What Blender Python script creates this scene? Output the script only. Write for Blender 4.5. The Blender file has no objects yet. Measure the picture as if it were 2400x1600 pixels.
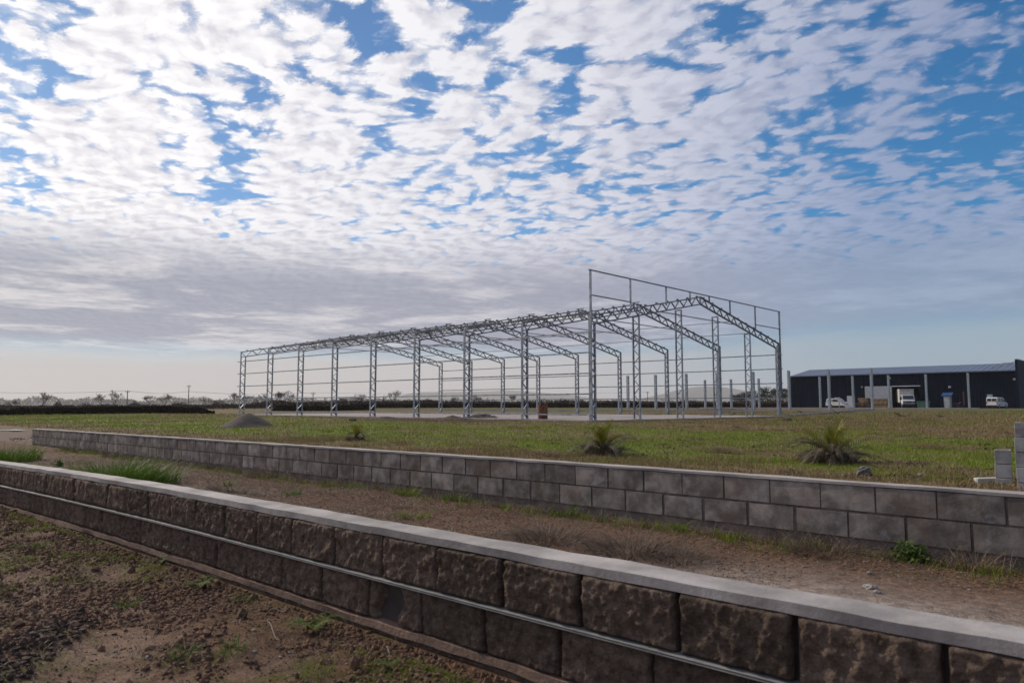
import bpy, math, random
import numpy as np
from mathutils import Vector, Matrix
R = math.radians
sc = bpy.context.scene

# ------------------------------------------------------------------ camera
CAM_H = 0.79
YAW = 43.2
PITCH = math.degrees(math.atan(150.5 / 1720))
cam_d = bpy.data.cameras.new("camera")
cam_d.sensor_width = 36.0
cam_d.lens = 1720 / 2400 * 36
cam_d.clip_start = 0.1
cam_d.clip_end = 30000
cam_d.dof.use_dof = True
cam_d.dof.focus_distance = 30.0
cam_d.dof.aperture_fstop = 5.6
cam = bpy.data.objects.new("camera", cam_d)
sc.collection.objects.link(cam)
cam.location = (0, 0, CAM_H)
cam.rotation_euler = (R(90 + PITCH), 0, R(YAW))
sc.camera = cam
sc.view_settings.view_transform = 'Standard'
sc.view_settings.look = 'None'
sc.view_settings.exposure = 0.0
sc.view_settings.gamma = 1.0
sc.view_settings.use_curve_mapping = False

# ------------------------------------------------------------------ node helper
class NT:
    dims = '3D'
    def __init__(s, tree):
        s.t = tree; s.n = tree.nodes; s.l = tree.links
    def node(s, kind, **kw):
        n = s.n.new(kind)
        for k, v in kw.items(): setattr(n, k, v)
        return n
    def put(s, sock, v):
        if v is None: return
        if isinstance(v, bpy.types.NodeSocket): s.l.new(v, sock)
        else:
            try: sock.default_value = v
            except Exception:
                sock.default_value = (v[0], v[1], v[2], 1.0)
    def m(s, op, a, b=None, c=None, clamp=False):
        n = s.node('ShaderNodeMath', operation=op, use_clamp=clamp)
        s.put(n.inputs[0], a); s.put(n.inputs[1], b); s.put(n.inputs[2], c)
        return n.outputs[0]
    def vm(s, op, a, b=None, sc=None):
        n = s.node('ShaderNodeVectorMath', operation=op)
        s.put(n.inputs[0], a); s.put(n.inputs[1], b)
        if sc is not None: s.put(n.inputs['Scale'], sc)
        return n.outputs['Value'] if op in ('DOT_PRODUCT', 'LENGTH', 'DISTANCE') else n.outputs['Vector']
    def sep(s, v):
        n = s.node('ShaderNodeSeparateXYZ'); s.put(n.inputs[0], v); return n.outputs
    def comb(s, x, y, z):
        n = s.node('ShaderNodeCombineXYZ')
        for i, v in enumerate((x, y, z)): s.put(n.inputs[i], v)
        return n.outputs[0]
    def noise(s, v, scale, detail=4, rough=0.5, dist=0.0, out='Fac'):
        n = s.node('ShaderNodeTexNoise', noise_dimensions=s.dims)
        s.put(n.inputs['Vector'], v); s.put(n.inputs['Scale'], scale); s.put(n.inputs['Detail'], detail)
        s.put(n.inputs['Roughness'], rough); s.put(n.inputs['Distortion'], dist)
        return n.outputs[out]
    def vor(s, v, scale, feature='F1', out='Distance'):
        n = s.node('ShaderNodeTexVoronoi', feature=feature, voronoi_dimensions=s.dims)
        s.put(n.inputs['Vector'], v); s.put(n.inputs['Scale'], scale)
        return n.outputs[out]
    def mr(s, v, a, b, c=0.0, d=1.0, smooth=True):
        n = s.node('ShaderNodeMapRange', interpolation_type='SMOOTHSTEP' if smooth else 'LINEAR')
        for i, q in enumerate((v, a, b, c, d)): s.put(n.inputs[i], q)
        return n.outputs[0]
    def mix(s, f, a, b, kind='MIX'):
        n = s.node('ShaderNodeMix', data_type='RGBA', blend_type=kind)
        s.put(n.inputs[0], f)
        for i, q in ((6, a), (7, b)):
            if isinstance(q, (tuple, list)) and len(q) == 3: q = (q[0], q[1], q[2], 1.0)
            s.put(n.inputs[i], q)
        return n.outputs[2]

# ------------------------------------------------------------------ world: sky and clouds
SUN_AZ_VEC = Vector((-1.0, -0.09, 0)).normalized()
SUN_EL = 31.0
sun_dir = Vector((SUN_AZ_VEC.x * math.cos(R(SUN_EL)), SUN_AZ_VEC.y * math.cos(R(SUN_EL)), math.sin(R(SUN_EL))))

def pix_dir(x, y):
    u = (x - 1200) / 1720; v = (800 - y) / 1720
    p = R(PITCH); d = math.cos(p) - v * math.sin(p); z = math.sin(p) + v * math.cos(p)
    c, s_ = math.cos(R(YAW)), math.sin(R(YAW))
    return Vector((u * c - d * s_, u * s_ + d * c, z)).normalized()

world = bpy.data.worlds.new("World"); sc.world = world
world.use_nodes = True
W = NT(world.node_tree)
W.n.clear(); W.dims = '2D'
sky = W.node('ShaderNodeTexSky', sky_type='NISHITA')
sky.sun_disc = False
sky.sun_elevation = R(SUN_EL)
sky.sun_rotation = math.atan2(SUN_AZ_VEC.x, SUN_AZ_VEC.y)
sky.air_density = 1.0; sky.dust_density = 0.6; sky.ozone_density = 2.5
tc = W.node('ShaderNodeTexCoord')
D = W.vm('NORMALIZE', tc.outputs['Generated'])
dx, dy, dz = W.sep(D)
dzc = W.m('MAXIMUM', dz, 0.0)
den = W.m('ADD', dzc, 0.08)
# the cloud layer lies on a plane high above, seen along the view direction
P = W.comb(W.m('DIVIDE', dx, den), W.m('DIVIDE', dy, den), 0.0)
# gaps and thick places of this particular sky, as directions (azimuth/elevation of the place, size, amount)
GAPS = [(345,190,45,.40),(410,225,45,.42),(480,260,50,.45),(560,330,55,.6),(545,395,50,.5),(500,455,45,.5),
        (610,255,60,.55),(640,200,55,.5),(690,175,50,.4),(760,125,50,.45),(850,60,60,.6),(860,295,55,.45),(930,250,60,.25),
        (1180,200,70,.35),(1350,200,70,.55),(1340,140,50,.35),(1650,120,80,.45),(1560,150,50,.3),(2010,30,70,.35),(1850,40,60,.25),
        (2400,190,110,.55),(2290,290,80,.4),(2170,310,70,.35),(1900,300,90,.42),(1780,395,70,.42),(1500,430,90,.3),(1250,450,80,.3),
        (2400,380,110,.4),(2080,360,60,.2),(2400,20,80,.3),
        (15,30,50,.4),(25,135,60,.45),(90,180,60,.4),(150,215,40,.4),(30,325,55,.45),(40,405,45,.4),(90,480,50,.35),
        (240,180,45,.35),(400,70,45,.3),(270,345,40,.2),(650,85,60,.2)]
THICK = [(200,100,150,.25),(200,280,150,.25),(500,120,110,.2),(750,220,100,.2),(950,130,150,.22),(300,400,140,.2),(700,360,120,.2),
         (1500,250,160,.22),(1800,170,140,.15),(700,500,300,.15),(1600,560,400,.12),(660,235,35,.35),(1700,340,120,.12),(1400,60,120,.2)]
def blobs(lst):
    acc = None
    for (x, y, r, a) in lst:
        v = pix_dir(x, y)
        k = 1.0 / (2 * (r / 2300.0) ** 2) * 2.0
        dt = W.vm('DOT_PRODUCT', D, tuple(v))
        e = W.m('MULTIPLY_ADD', dt, k, -k)
        g = W.m('EXPONENT', e)
        acc = W.m('MULTIPLY', g, a) if acc is None else W.m('MULTIPLY_ADD', g, a, acc)
    return acc
warp = W.noise(P, 2.2, 3, 0.5, out='Color')
warpv = W.vm('SCALE', W.vm('SUBTRACT', warp, (0.5, 0.5, 0.5)), sc=0.14)
Pw = W.vm('ADD', P, warpv)
def cloud_noise(Q):
    a = W.noise(Q, 2.5, 10, 0.62)
    Qd = W.vm('ADD', Q, W.vm('SCALE', W.vm('SUBTRACT', W.noise(Q, 13.0, 6, 0.68, out='Color'), (0.5, 0.5, 0.5)), sc=0.10))
    b = W.vor(Qd, 8.6, 'SMOOTH_F1'); c = W.vor(Qd, 20.0, 'SMOOTH_F1')
    return W.m('ADD', W.m('MULTIPLY', a, 0.80), W.m('ADD', W.m('MULTIPLY', W.m('SUBTRACT', 0.40, b), 0.95), W.m('MULTIPLY', W.m('SUBTRACT', 0.40, c), 0.65)))
# altocumulus are drawn out across the wind: scale along one axis
mp = W.node('ShaderNodeMapping'); W.put(mp.inputs['Vector'], Pw)
mp.inputs['Rotation'].default_value = (0, 0, R(25)); mp.inputs['Scale'].default_value = (1.0, 1.2, 1.0)
Q = mp.outputs[0]
n1 = cloud_noise(Q)
mp2 = W.node('ShaderNodeMapping'); W.put(mp2.inputs['Vector'], W.vm('ADD', Pw, tuple(SUN_AZ_VEC * 0.05)))
mp2.inputs['Rotation'].default_value = (0, 0, R(25)); mp2.inputs['Scale'].default_value = (1.0, 1.2, 1.0)
n2 = cloud_noise(mp2.outputs[0])
gaps = blobs(GAPS); thick = blobs(THICK)
# towards the horizon the layer closes up, then ends low above the horizon
low = W.m('ADD', W.mr(dz, 0.27, 0.15, 0.0, 0.42), W.mr(dz, 0.20, 0.13, 0.0, 0.25))
cov = W.m('ADD', W.m('SUBTRACT', W.m('MULTIPLY', thick, 0.75), W.m('MINIMUM', W.m('MULTIPLY', gaps, 0.52), 0.40)), low)
dens = W.m('ADD', W.m('ADD', n1, cov), 0.212)
alpha = W.mr(dens, 0.30, 0.77)
core = W.mr(dens, 0.62, 1.1)
sund = W.vm('DOT_PRODUCT', D, tuple(sun_dir))
sunf = W.mr(sund, 0.30, 0.90, smooth=False)          # 0 away from the sun, 1 close to it
relief = W.m('MULTIPLY', W.m('SUBTRACT', n1, n2), 1.0)
bright = W.mix(sunf, (0.42, 0.45, 0.60), (1.06, 1.04, 1.05))
dark = W.mix(sunf, (0.28, 0.32, 0.47), (0.74, 0.72, 0.78))
relf = W.m('ADD', W.m('MULTIPLY', relief, 1.5), W.m('MULTIPLY_ADD', core, -0.22, 0.80), clamp=True)
ccol = W.mix(relf, dark, bright)
# the low deck seen edge on: grey undersides with streaks of lit edge
den2 = W.m('ADD', dzc, 0.02)
P2 = W.comb(W.m('DIVIDE', dx, den2), W.m('DIVIDE', dy, den2), 0.0)
deckn = W.m('ADD', W.m('MULTIPLY', W.noise(P2, 0.55, 9, 0.66, 0.3), 0.75), W.m('MULTIPLY', W.noise(P2, 2.6, 6, 0.6), 0.25))
deckf = W.m('MULTIPLY', W.mr(dz, 0.235, 0.15), W.mr(dz, 0.035, 0.075))
deck_col = W.mix(W.mr(deckn, 0.46, 0.64), W.mix(sunf, (0.33, 0.34, 0.43), (0.27, 0.30, 0.39)), W.mix(sunf, (0.45, 0.46, 0.55), (0.72, 0.69, 0.70)))
ccol = W.mix(W.m('MULTIPLY', deckf, 0.85), ccol, deck_col)
# the air close to the horizon
azr = W.vm('DOT_PRODUCT', D, (0.73, 0.68, 0.0))      # grows towards the right of the view
hor_col = W.mix(W.mr(azr, -0.1, 0.50), (0.60, 0.555, 0.55), (0.33, 0.43, 0.52))
edge = W.m('ADD', W.mr(azr, -0.2, 0.45, 0.060, 0.092), W.m('MULTIPLY', W.m('SUBTRACT', W.noise(P, 0.25, 4, 0.6), 0.5), 0.05))
horf = W.mr(W.m('SUBTRACT', dz, edge), -0.012, 0.022, 1.0, 0.0)
alpha_h = W.m('MULTIPLY', alpha, W.m('SUBTRACT', 1.0, horf))
skyc = W.mix(1.0, sky.outputs[0], W.mix(W.mr(azr, -0.2, 0.5), W.mix(W.mr(sund, 0.70, 0.99, smooth=False), (0.50, 0.76, 0.95), (0.28, 0.44, 0.62)), (0.18, 0.64, 0.90)), 'MULTIPLY')
bg_sky = W.node('ShaderNodeBackground'); W.put(bg_sky.inputs[0], skyc); bg_sky.inputs[1].default_value = 0.12
bg_cl = W.node('ShaderNodeBackground'); W.put(bg_cl.inputs[0], ccol); bg_cl.inputs[1].default_value = 1.0
bg_h = W.node('ShaderNodeBackground'); W.put(bg_h.inputs[0], hor_col); bg_h.inputs[1].default_value = 1.0
ms0 = W.node('ShaderNodeMixShader')
W.put(ms0.inputs[0], W.m('MULTIPLY', horf, 0.93)); W.l.new(bg_sky.outputs[0], ms0.inputs[1]); W.l.new(bg_h.outputs[0], ms0.inputs[2])
ms = W.node('ShaderNodeMixShader')
W.put(ms.inputs[0], W.m('MULTIPLY', alpha_h, W.mr(azr, 0.05, 0.52, 1.0, 0.66))); W.l.new(ms0.outputs[0], ms.inputs[1]); W.l.new(bg_cl.outputs[0], ms.inputs[2])
wo = W.node('ShaderNodeOutputWorld'); W.l.new(ms.outputs[0], wo.inputs[0])
world.cycles.sampling_method = 'MANUAL'; world.cycles.sample_map_resolution = 512

# ------------------------------------------------------------------ sun
sd = bpy.data.lights.new("sun", 'SUN'); sd.energy = 3.2; sd.angle = R(0.6); sd.color = (1.0, 0.88, 0.72)
sun = bpy.data.objects.new("sun", sd); sc.collection.objects.link(sun)
sun.rotation_euler = sun_dir.to_track_quat('Z', 'Y').to_euler()

# ------------------------------------------------------------------ mesh helpers
COL = sc.collection
rng = np.random.default_rng(11)
random.seed(5)

def hash2(ix, iy, seed):
    h = (ix.astype(np.int64) * 374761393 + iy.astype(np.int64) * 668265263 + seed * 1442695041) & 0xffffffff
    h = ((h ^ (h >> 13)) * 1274126177) & 0xffffffff
    return ((h ^ (h >> 16)) & 0xffff) / 65535.0
def vnoise(x, y, seed=0):
    x = np.asarray(x, float); y = np.asarray(y, float)
    ix = np.floor(x); iy = np.floor(y); fx = x - ix; fy = y - iy
    fx = fx * fx * (3 - 2 * fx); fy = fy * fy * (3 - 2 * fy)
    a = hash2(ix, iy, seed); b = hash2(ix + 1, iy, seed); c = hash2(ix, iy + 1, seed); d = hash2(ix + 1, iy + 1, seed)
    return (a * (1 - fx) + b * fx) * (1 - fy) + (c * (1 - fx) + d * fx) * fy
def fbm(x, y, seed=0, octs=4, rough=0.5):
    s_ = 0; a = 1; t = 0
    for i in range(octs):
        s_ = s_ + a * vnoise(x * 2 ** i, y * 2 ** i, seed + i); t += a; a *= rough
    return s_ / t - 0.5

def mesh_np(name, V, F, mat=None, parent=None, smooth=False):
    """V (n,3); F (m,3) or (m,4) array"""
    V = np.asarray(V, np.float32); F = np.asarray(F, np.int32)
    me = bpy.data.meshes.new(name)
    me.vertices.add(len(V)); me.vertices.foreach_set('co', V.ravel())
    k = F.shape[1]
    me.loops.add(F.size); me.loops.foreach_set('vertex_index', F.ravel())
    me.polygons.add(len(F)); me.polygons.foreach_set('loop_start', np.arange(0, F.size, k, dtype=np.int32))
    me.polygons.foreach_set('use_smooth', np.full(len(F), bool(smooth)))
    me.update(calc_edges=True)
    if mat: me.materials.append(mat)
    o = bpy.data.objects.new(name, me); COL.objects.link(o)
    if parent: o.parent = parent
    return o

class MB:
    """collects shapes into one mesh"""
    def __init__(s): s.v = []; s.f = []
    def add(s, vs, fs):
        b = len(s.v); s.v += [tuple(v) for v in vs]; s.f += [tuple(b + i for i in f) for f in fs]
    def box(s, x0, x1, y0, y1, z0, z1):
        s.add([(x0,y0,z0),(x1,y0,z0),(x1,y1,z0),(x0,y1,z0),(x0,y0,z1),(x1,y0,z1),(x1,y1,z1),(x0,y1,z1)],
              [(0,3,2,1),(4,5,6,7),(0,1,5,4),(1,2,6,5),(2,3,7,6),(3,0,4,7)])
    def frame(s, p, q, up=(0, 0, 1)):
        p = Vector(p); q = Vector(q); d = (q - p).normalized(); up = Vector(up)
        if abs(d.dot(up)) > 0.98: up = Vector((1, 0, 0)) if abs(d.x) < 0.9 else Vector((0, 1, 0))
        a = d.cross(up).normalized(); b = a.cross(d).normalized()
        return p, q, a, b
    def bar(s, p, q, w, h, up=(0, 0, 1)):
        p, q, a, b = s.frame(p, q, up)
        vs = [e + a * (sx * w / 2) + b * (sy * h / 2) for e in (p, q) for sx, sy in ((-1,-1),(1,-1),(1,1),(-1,1))]
        s.add(vs, [(0,1,2,3),(7,6,5,4),(0,4,5,1),(1,5,6,2),(2,6,7,3),(3,7,4,0)])
    def channel(s, p, q, w, dp, t, face):
        """U section: web of width w, flanges of depth dp pointing along 'face'"""
        p = Vector(p); q = Vector(q); d = (q - p).normalized(); f = Vector(face); f = (f - d * f.dot(d)).normalized(); a = d.cross(f).normalized()
        prof = [(-w/2,0),(w/2,0),(w/2,dp),(w/2-t,dp),(w/2-t,t),(-w/2+t,t),(-w/2+t,dp),(-w/2,dp)]
        n = 8
        vs = [e + a * u + f * v for e in (p, q) for u, v in prof]
        fs = [(i, (i+1) % n, (i+1) % n + n, i + n) for i in range(n)] + [tuple(range(n-1,-1,-1)), tuple(range(n, 2*n))]
        s.add(vs, fs)
    def tube(s, pts, rad, n=6, cap=True):
        pts = [Vector(p) for p in pts]
        if not isinstance(rad, (list, tuple)): rad = [rad] * len(pts)
        vs = []; fs = []
        for i, p in enumerate(pts):
            d = (pts[min(i+1, len(pts)-1)] - pts[max(i-1, 0)]).normalized()
            up = Vector((0, 0, 1)) if abs(d.z) < 0.95 else Vector((1, 0, 0))
            a = d.cross(up).normalized(); b = a.cross(d)
            for k in range(n):
                t = 2 * math.pi * k / n
                vs.append(p + a * (math.cos(t) * rad[i]) + b * (math.sin(t) * rad[i]))
        for i in range(len(pts) - 1):
            for k in range(n):
                fs.append((i*n+k, i*n+(k+1) % n, (i+1)*n+(k+1) % n, (i+1)*n+k))
        if cap: fs += [tuple(range(n-1,-1,-1)), tuple((len(pts)-1)*n+k for k in range(n))]
        s.add(vs, fs)
    def lathe(s, prof, n=16, c=(0,0,0), axis='z'):
        vs = []; fs = []
        for (r, z) in prof:
            for k in range(n):
                t = 2*math.pi*k/n; x, y = r*math.cos(t), r*math.sin(t)
                v = (x, y, z) if axis == 'z' else ((z, x, y) if axis == 'x' else (x, z, y))
                vs.append((v[0]+c[0], v[1]+c[1], v[2]+c[2]))
        for i in range(len(prof)-1):
            for k in range(n):
                fs.append((i*n+k, i*n+(k+1) % n, (i+1)*n+(k+1) % n, (i+1)*n+k))
        fs += [tuple(range(n-1,-1,-1)), tuple((len(prof)-1)*n+k for k in range(n))]
        s.add(vs, fs)
    def prism(s, poly, d0, d1, plane='xz'):
        """extrude polygon: plane xz along y, or yz along x"""
        n = len(poly)
        if plane == 'xz': vs = [(a, d0, b) for a, b in poly] + [(a, d1, b) for a, b in poly]
        else: vs = [(d0, a, b) for a, b in poly] + [(d1, a, b) for a, b in poly]
        s.add(vs, [tuple(range(n)), tuple(range(2*n-1, n-1, -1))] + [(i, i+n, (i+1) % n + n, (i+1) % n) for i in range(n)])
    def build(s, name, mat, parent=None, smooth=False, bevel=0):
        me = bpy.data.meshes.new(name)
        me.from_pydata([tuple(v) for v in s.v], [], s.f); me.update()
        bmm = None
        import bmesh
        bmm = bmesh.new(); bmm.from_mesh(me); bmesh.ops.recalc_face_normals(bmm, faces=bmm.faces); bmm.to_mesh(me); bmm.free()
        if smooth: me.polygons.foreach_set('use_smooth', [True] * len(me.polygons))
        if mat: me.materials.append(mat)
        o = bpy.data.objects.new(name, me); COL.objects.link(o)
        if bevel:
            m = o.modifiers.new('bevel', 'BEVEL'); m.width = bevel; m.segments = 2; m.limit_method = 'ANGLE'
        if parent: o.parent = parent
        return o

def tag(o, label=None, cat=None, group=None, kind=None):
    if label: o['label'] = label
    if cat: o['category'] = cat
    if group: o['group'] = group
    if kind: o['kind'] = kind
    return o
def thing(name, label, cat, loc=(0, 0, 0), rz=0.0, group=None):
    o = bpy.data.objects.new(name, None); COL.objects.link(o)
    o.empty_display_size = 0.2
    o.location = loc; o.rotation_euler = (0, 0, rz)
    return tag(o, label, cat, group)
def dup(root, loc, rz=0.0, label=None, scale=None):
    r = root.copy(); COL.objects.link(r); r.location = loc; r.rotation_euler = (0, 0, rz)
    if scale: r.scale = (scale, scale, scale)
    if label: r['label'] = label
    for ch in list(root.children):
        c = ch.copy(); COL.objects.link(c); c.parent = r
        for g in list(ch.children):
            d = g.copy(); COL.objects.link(d); d.parent = c
    return r

# places: a bearing (given as a column of the photograph) and a distance or plane, turned into metres
CY, SY = math.cos(R(YAW)), math.sin(R(YAW))
def at_depth(px, d):
    u = (px - 1200) / 1720 * d
    return (u * CY - d * SY, u * SY + d * CY)
def at_y(px, Y):
    u = (px - 1200) / 1720
    t = Y / (u * SY + CY)
    return t * (u * CY - SY)
def on_z(px, py, z):
    v = pix_dir(px, py); t = (z - CAM_H) / v.z
    return (v.x * t, v.y * t)

# ------------------------------------------------------------------ materials
def new_mat(name):
    m = bpy.data.materials.new(name); m.use_nodes = True
    T = NT(m.node_tree); b = m.node_tree.nodes['Principled BSDF']
    return m, T, b
def mat(name, col, rough=0.6, metal=0.0, var=0.15, scale=3.0, bump=0.0, bscale=30.0, island=0.0, col2=None, spec=None, dist=0.02):
    m, T, b = new_mat(name)
    tc_ = T.node('ShaderNodeTexCoord').outputs['Object']
    n = T.noise(tc_, scale, 5, 0.6)
    c2 = col2 or tuple(c * (1 - var * 1.6) for c in col)
    c1 = tuple(min(1, c * (1 + var)) for c in col)
    c = T.mix(T.mr(n, 0.3, 0.7), c1, c2)
    if island:
        g = T.node('ShaderNodeNewGeometry')
        hv = T.node('ShaderNodeHueSaturation'); T.put(hv.inputs['Color'], c)
        T.put(hv.inputs['Value'], T.mr(g.outputs['Random Per Island'], 0, 1, 1 - island, 1 + island, False))
        c = hv.outputs[0]
    T.put(b.inputs['Base Color'], c)
    b.inputs['Roughness'].default_value = rough; b.inputs['Metallic'].default_value = metal
    if spec is not None: b.inputs['Specular IOR Level'].default_value = spec
    if bump:
        bn = T.node('ShaderNodeBump'); bn.inputs['Strength'].default_value = bump; bn.inputs['Distance'].default_value = dist
        T.put(bn.inputs['Height'], T.noise(tc_, bscale, 6, 0.65)); T.put(b.inputs['Normal'], bn.outputs[0])
    return m

def leaf_mat(name, col, col2, rough=0.6, trans=0.25, spec=0.25):
    m, T, b = new_mat(name)
    g = T.node('ShaderNodeNewGeometry')
    c = T.mix(g.outputs['Random Per Island'], col, col2)
    T.put(b.inputs['Base Color'], c); b.inputs['Roughness'].default_value = rough
    b.inputs['Specular IOR Level'].default_value = spec
    tr = T.node('ShaderNodeBsdfTranslucent'); T.put(tr.inputs[0], T.mix(1.0, c, (1.0, 1.1, 0.6), 'MULTIPLY'))
    mx = T.node('ShaderNodeMixShader'); mx.inputs[0].default_value = trans
    out = m.node_tree.nodes['Material Output']
    T.l.new(b.outputs[0], mx.inputs[1]); T.l.new(tr.outputs[0], mx.inputs[2]); T.l.new(mx.outputs[0], out.inputs[0])
    return m

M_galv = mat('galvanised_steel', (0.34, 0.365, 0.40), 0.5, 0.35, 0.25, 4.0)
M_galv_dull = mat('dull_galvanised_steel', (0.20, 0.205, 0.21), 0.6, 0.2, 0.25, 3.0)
M_conc = mat('concrete', (0.36, 0.325, 0.31), 0.85, 0, 0.14, 1.2, 0.25, 60)
M_slab = mat('slab_concrete', (0.33, 0.285, 0.265), 0.9, 0, 0.15, 0.35, 0.2, 30)
M_green = leaf_mat('green_grass', (0.055, 0.115, 0.016), (0.14, 0.20, 0.035))
M_field = leaf_mat('field_grass', (0.115, 0.165, 0.012), (0.215, 0.25, 0.026))
M_dry = leaf_mat('dry_grass', (0.30, 0.22, 0.11), (0.17, 0.115, 0.06), trans=0.15)
M_dead = leaf_mat('dead_weed', (0.19, 0.135, 0.095), (0.07, 0.047, 0.034), trans=0.05)
M_litter = leaf_mat('straw_litter', (0.27, 0.20, 0.145), (0.12, 0.08, 0.055), trans=0.0)
M_broad = leaf_mat('broad_leaf', (0.035, 0.075, 0.012), (0.10, 0.15, 0.03))
M_scrub = leaf_mat('scrub_leaf', (0.034, 0.028, 0.020), (0.016, 0.016, 0.011), rough=1.0, spec=0.0, trans=0.0)
M_brown_scrub = leaf_mat('brown_scrub', (0.085, 0.060, 0.046), (0.045, 0.036, 0.030), rough=1.0, spec=0.0, trans=0.0)
M_wood_far = leaf_mat('far_foliage', (0.030, 0.038, 0.026), (0.06, 0.058, 0.045), rough=1.0, spec=0.0, trans=0.0)
M_pine = leaf_mat('dark_foliage', (0.022, 0.036, 0.020), (0.045, 0.058, 0.032), rough=1.0, spec=0.0, trans=0.0)
M_bark = mat('bark', (0.085, 0.070, 0.060), 0.9, 0, 0.2, 8)
M_twig = mat('twig', (0.10, 0.082, 0.072), 0.9, 0, 0.2, 8)
M_clod = mat('soil_clod', (0.155, 0.082, 0.048), 0.95, 0, 0.25, 20, 0.4, 60, island=0.35)
M_stone = mat('pale_stone', (0.27, 0.24, 0.215), 0.9, 0, 0.3, 14, 0.6, 30)
M_darkstone = mat('dark_stone', (0.075, 0.07, 0.07), 0.9, 0, 0.45, 9, 0.6, 25, col2=(0.20, 0.165, 0.13))

# ------------------------------------------------------------------ ground
XS, YS, WID = -24.25, 32.0, 24.6                    # corner and width of the steel frame
def smooth01(t): t = np.clip(t, 0, 1); return t * t * (3 - 2 * t)
def terr(x, y):
    x = np.asarray(x, float); y = np.asarray(y, float)
    z = np.interp(y, [-60, 0, 2.2, 2.45, 5.7, 6.0, 9, 25, 31, 60, 80, 112, 150, 400, 16000],
                     [-.36, -.31, -.295, -.275, -.262, -.39, -.37, -.13, -.075, -.06, .22, .38, .36, .45, .5])
    near = np.exp(-((x + 4) / 9) ** 2)
    fg = smooth01((2.15 - y) / 0.5) * (y > -3)
    z = z + fg * (fbm(x * 0.9, y * 0.9, 3, 4, 0.5) * 0.16 + fbm(x * 4.5, y * 4.5, 9, 4, 0.6) * 0.055)
    st = smooth01((y - 2.5) / 0.3) * smooth01((5.7 - y) / 0.3)
    z = z + st * (fbm(x * 0.8, y * 0.8, 21, 4) * 0.10 + fbm(x * 5, y * 5, 25, 3) * 0.03)
    # grass heap between the walls at the left
    z = z + 0.12 * np.exp(-(((x + 8.3) / 1.1) ** 2 + ((y - 3.6) / 0.55) ** 2))
    # churned ridge where a wheel pushed the mud up
    rx, ry = on_z(10, 1560, -0.30)
    dd = ((x - rx) * 0.55 + (y - ry) * 0.83); aa = ((x - rx) * 0.83 - (y - ry) * 0.55)
    z = z + 0.09 * np.exp(-(dd / 0.16) ** 2 - (aa / 0.7) ** 2)
    fl = smooth01((y - 6.2) / 2) * smooth01((31.2 - y) / 1.0)
    z = z + fl * (fbm(x * 0.22, y * 0.22, 31, 4) * 0.16 + fbm(x * 1.7, y * 1.7, 35, 3) * 0.05)
    far = smooth01((y - 60) / 10) + (x < -70)
    z = z + np.clip(far, 0, 1) * fbm(x * 0.05, y * 0.05, 41, 3) * 0.15
    inside = (x > XS - 43) & (x < XS + 3) & (y > YS - 1.2) & (y < YS + WID + 2)
    z = np.where(inside, np.minimum(z, -0.05), z)
    return z
def tz(x, y): return float(terr(np.array([x]), np.array([y]))[0])

def graded(fine0, fine1, step, lo, hi, g=1.09):
    mid = list(np.arange(fine0, fine1 + 1e-6, step)); s_ = step
    a = mid[-1]; up = []
    while a < hi: s_ *= g; a += s_; up.append(a)
    s_ = step; a = mid[0]; dn = []
    while a > lo: s_ *= g; a -= s_; dn.append(a)
    return np.array(dn[::-1] + mid + up)
gx_ = graded(-11.0, -0.3, 0.05, -14000, 9000, 1.07)
gy_ = graded(0.4, 6.2, 0.05, -4000, 14000, 1.07)
GX, GY = np.meshgrid(gx_, gy_)
GZ = terr(GX, GY)
nx_, ny_ = len(gx_), len(gy_)
idx = np.arange(nx_ * ny_).reshape(ny_, nx_)
GF = np.stack([idx[:-1, :-1], idx[:-1, 1:], idx[1:, 1:], idx[1:, :-1]], -1).reshape(-1, 4)

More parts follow.
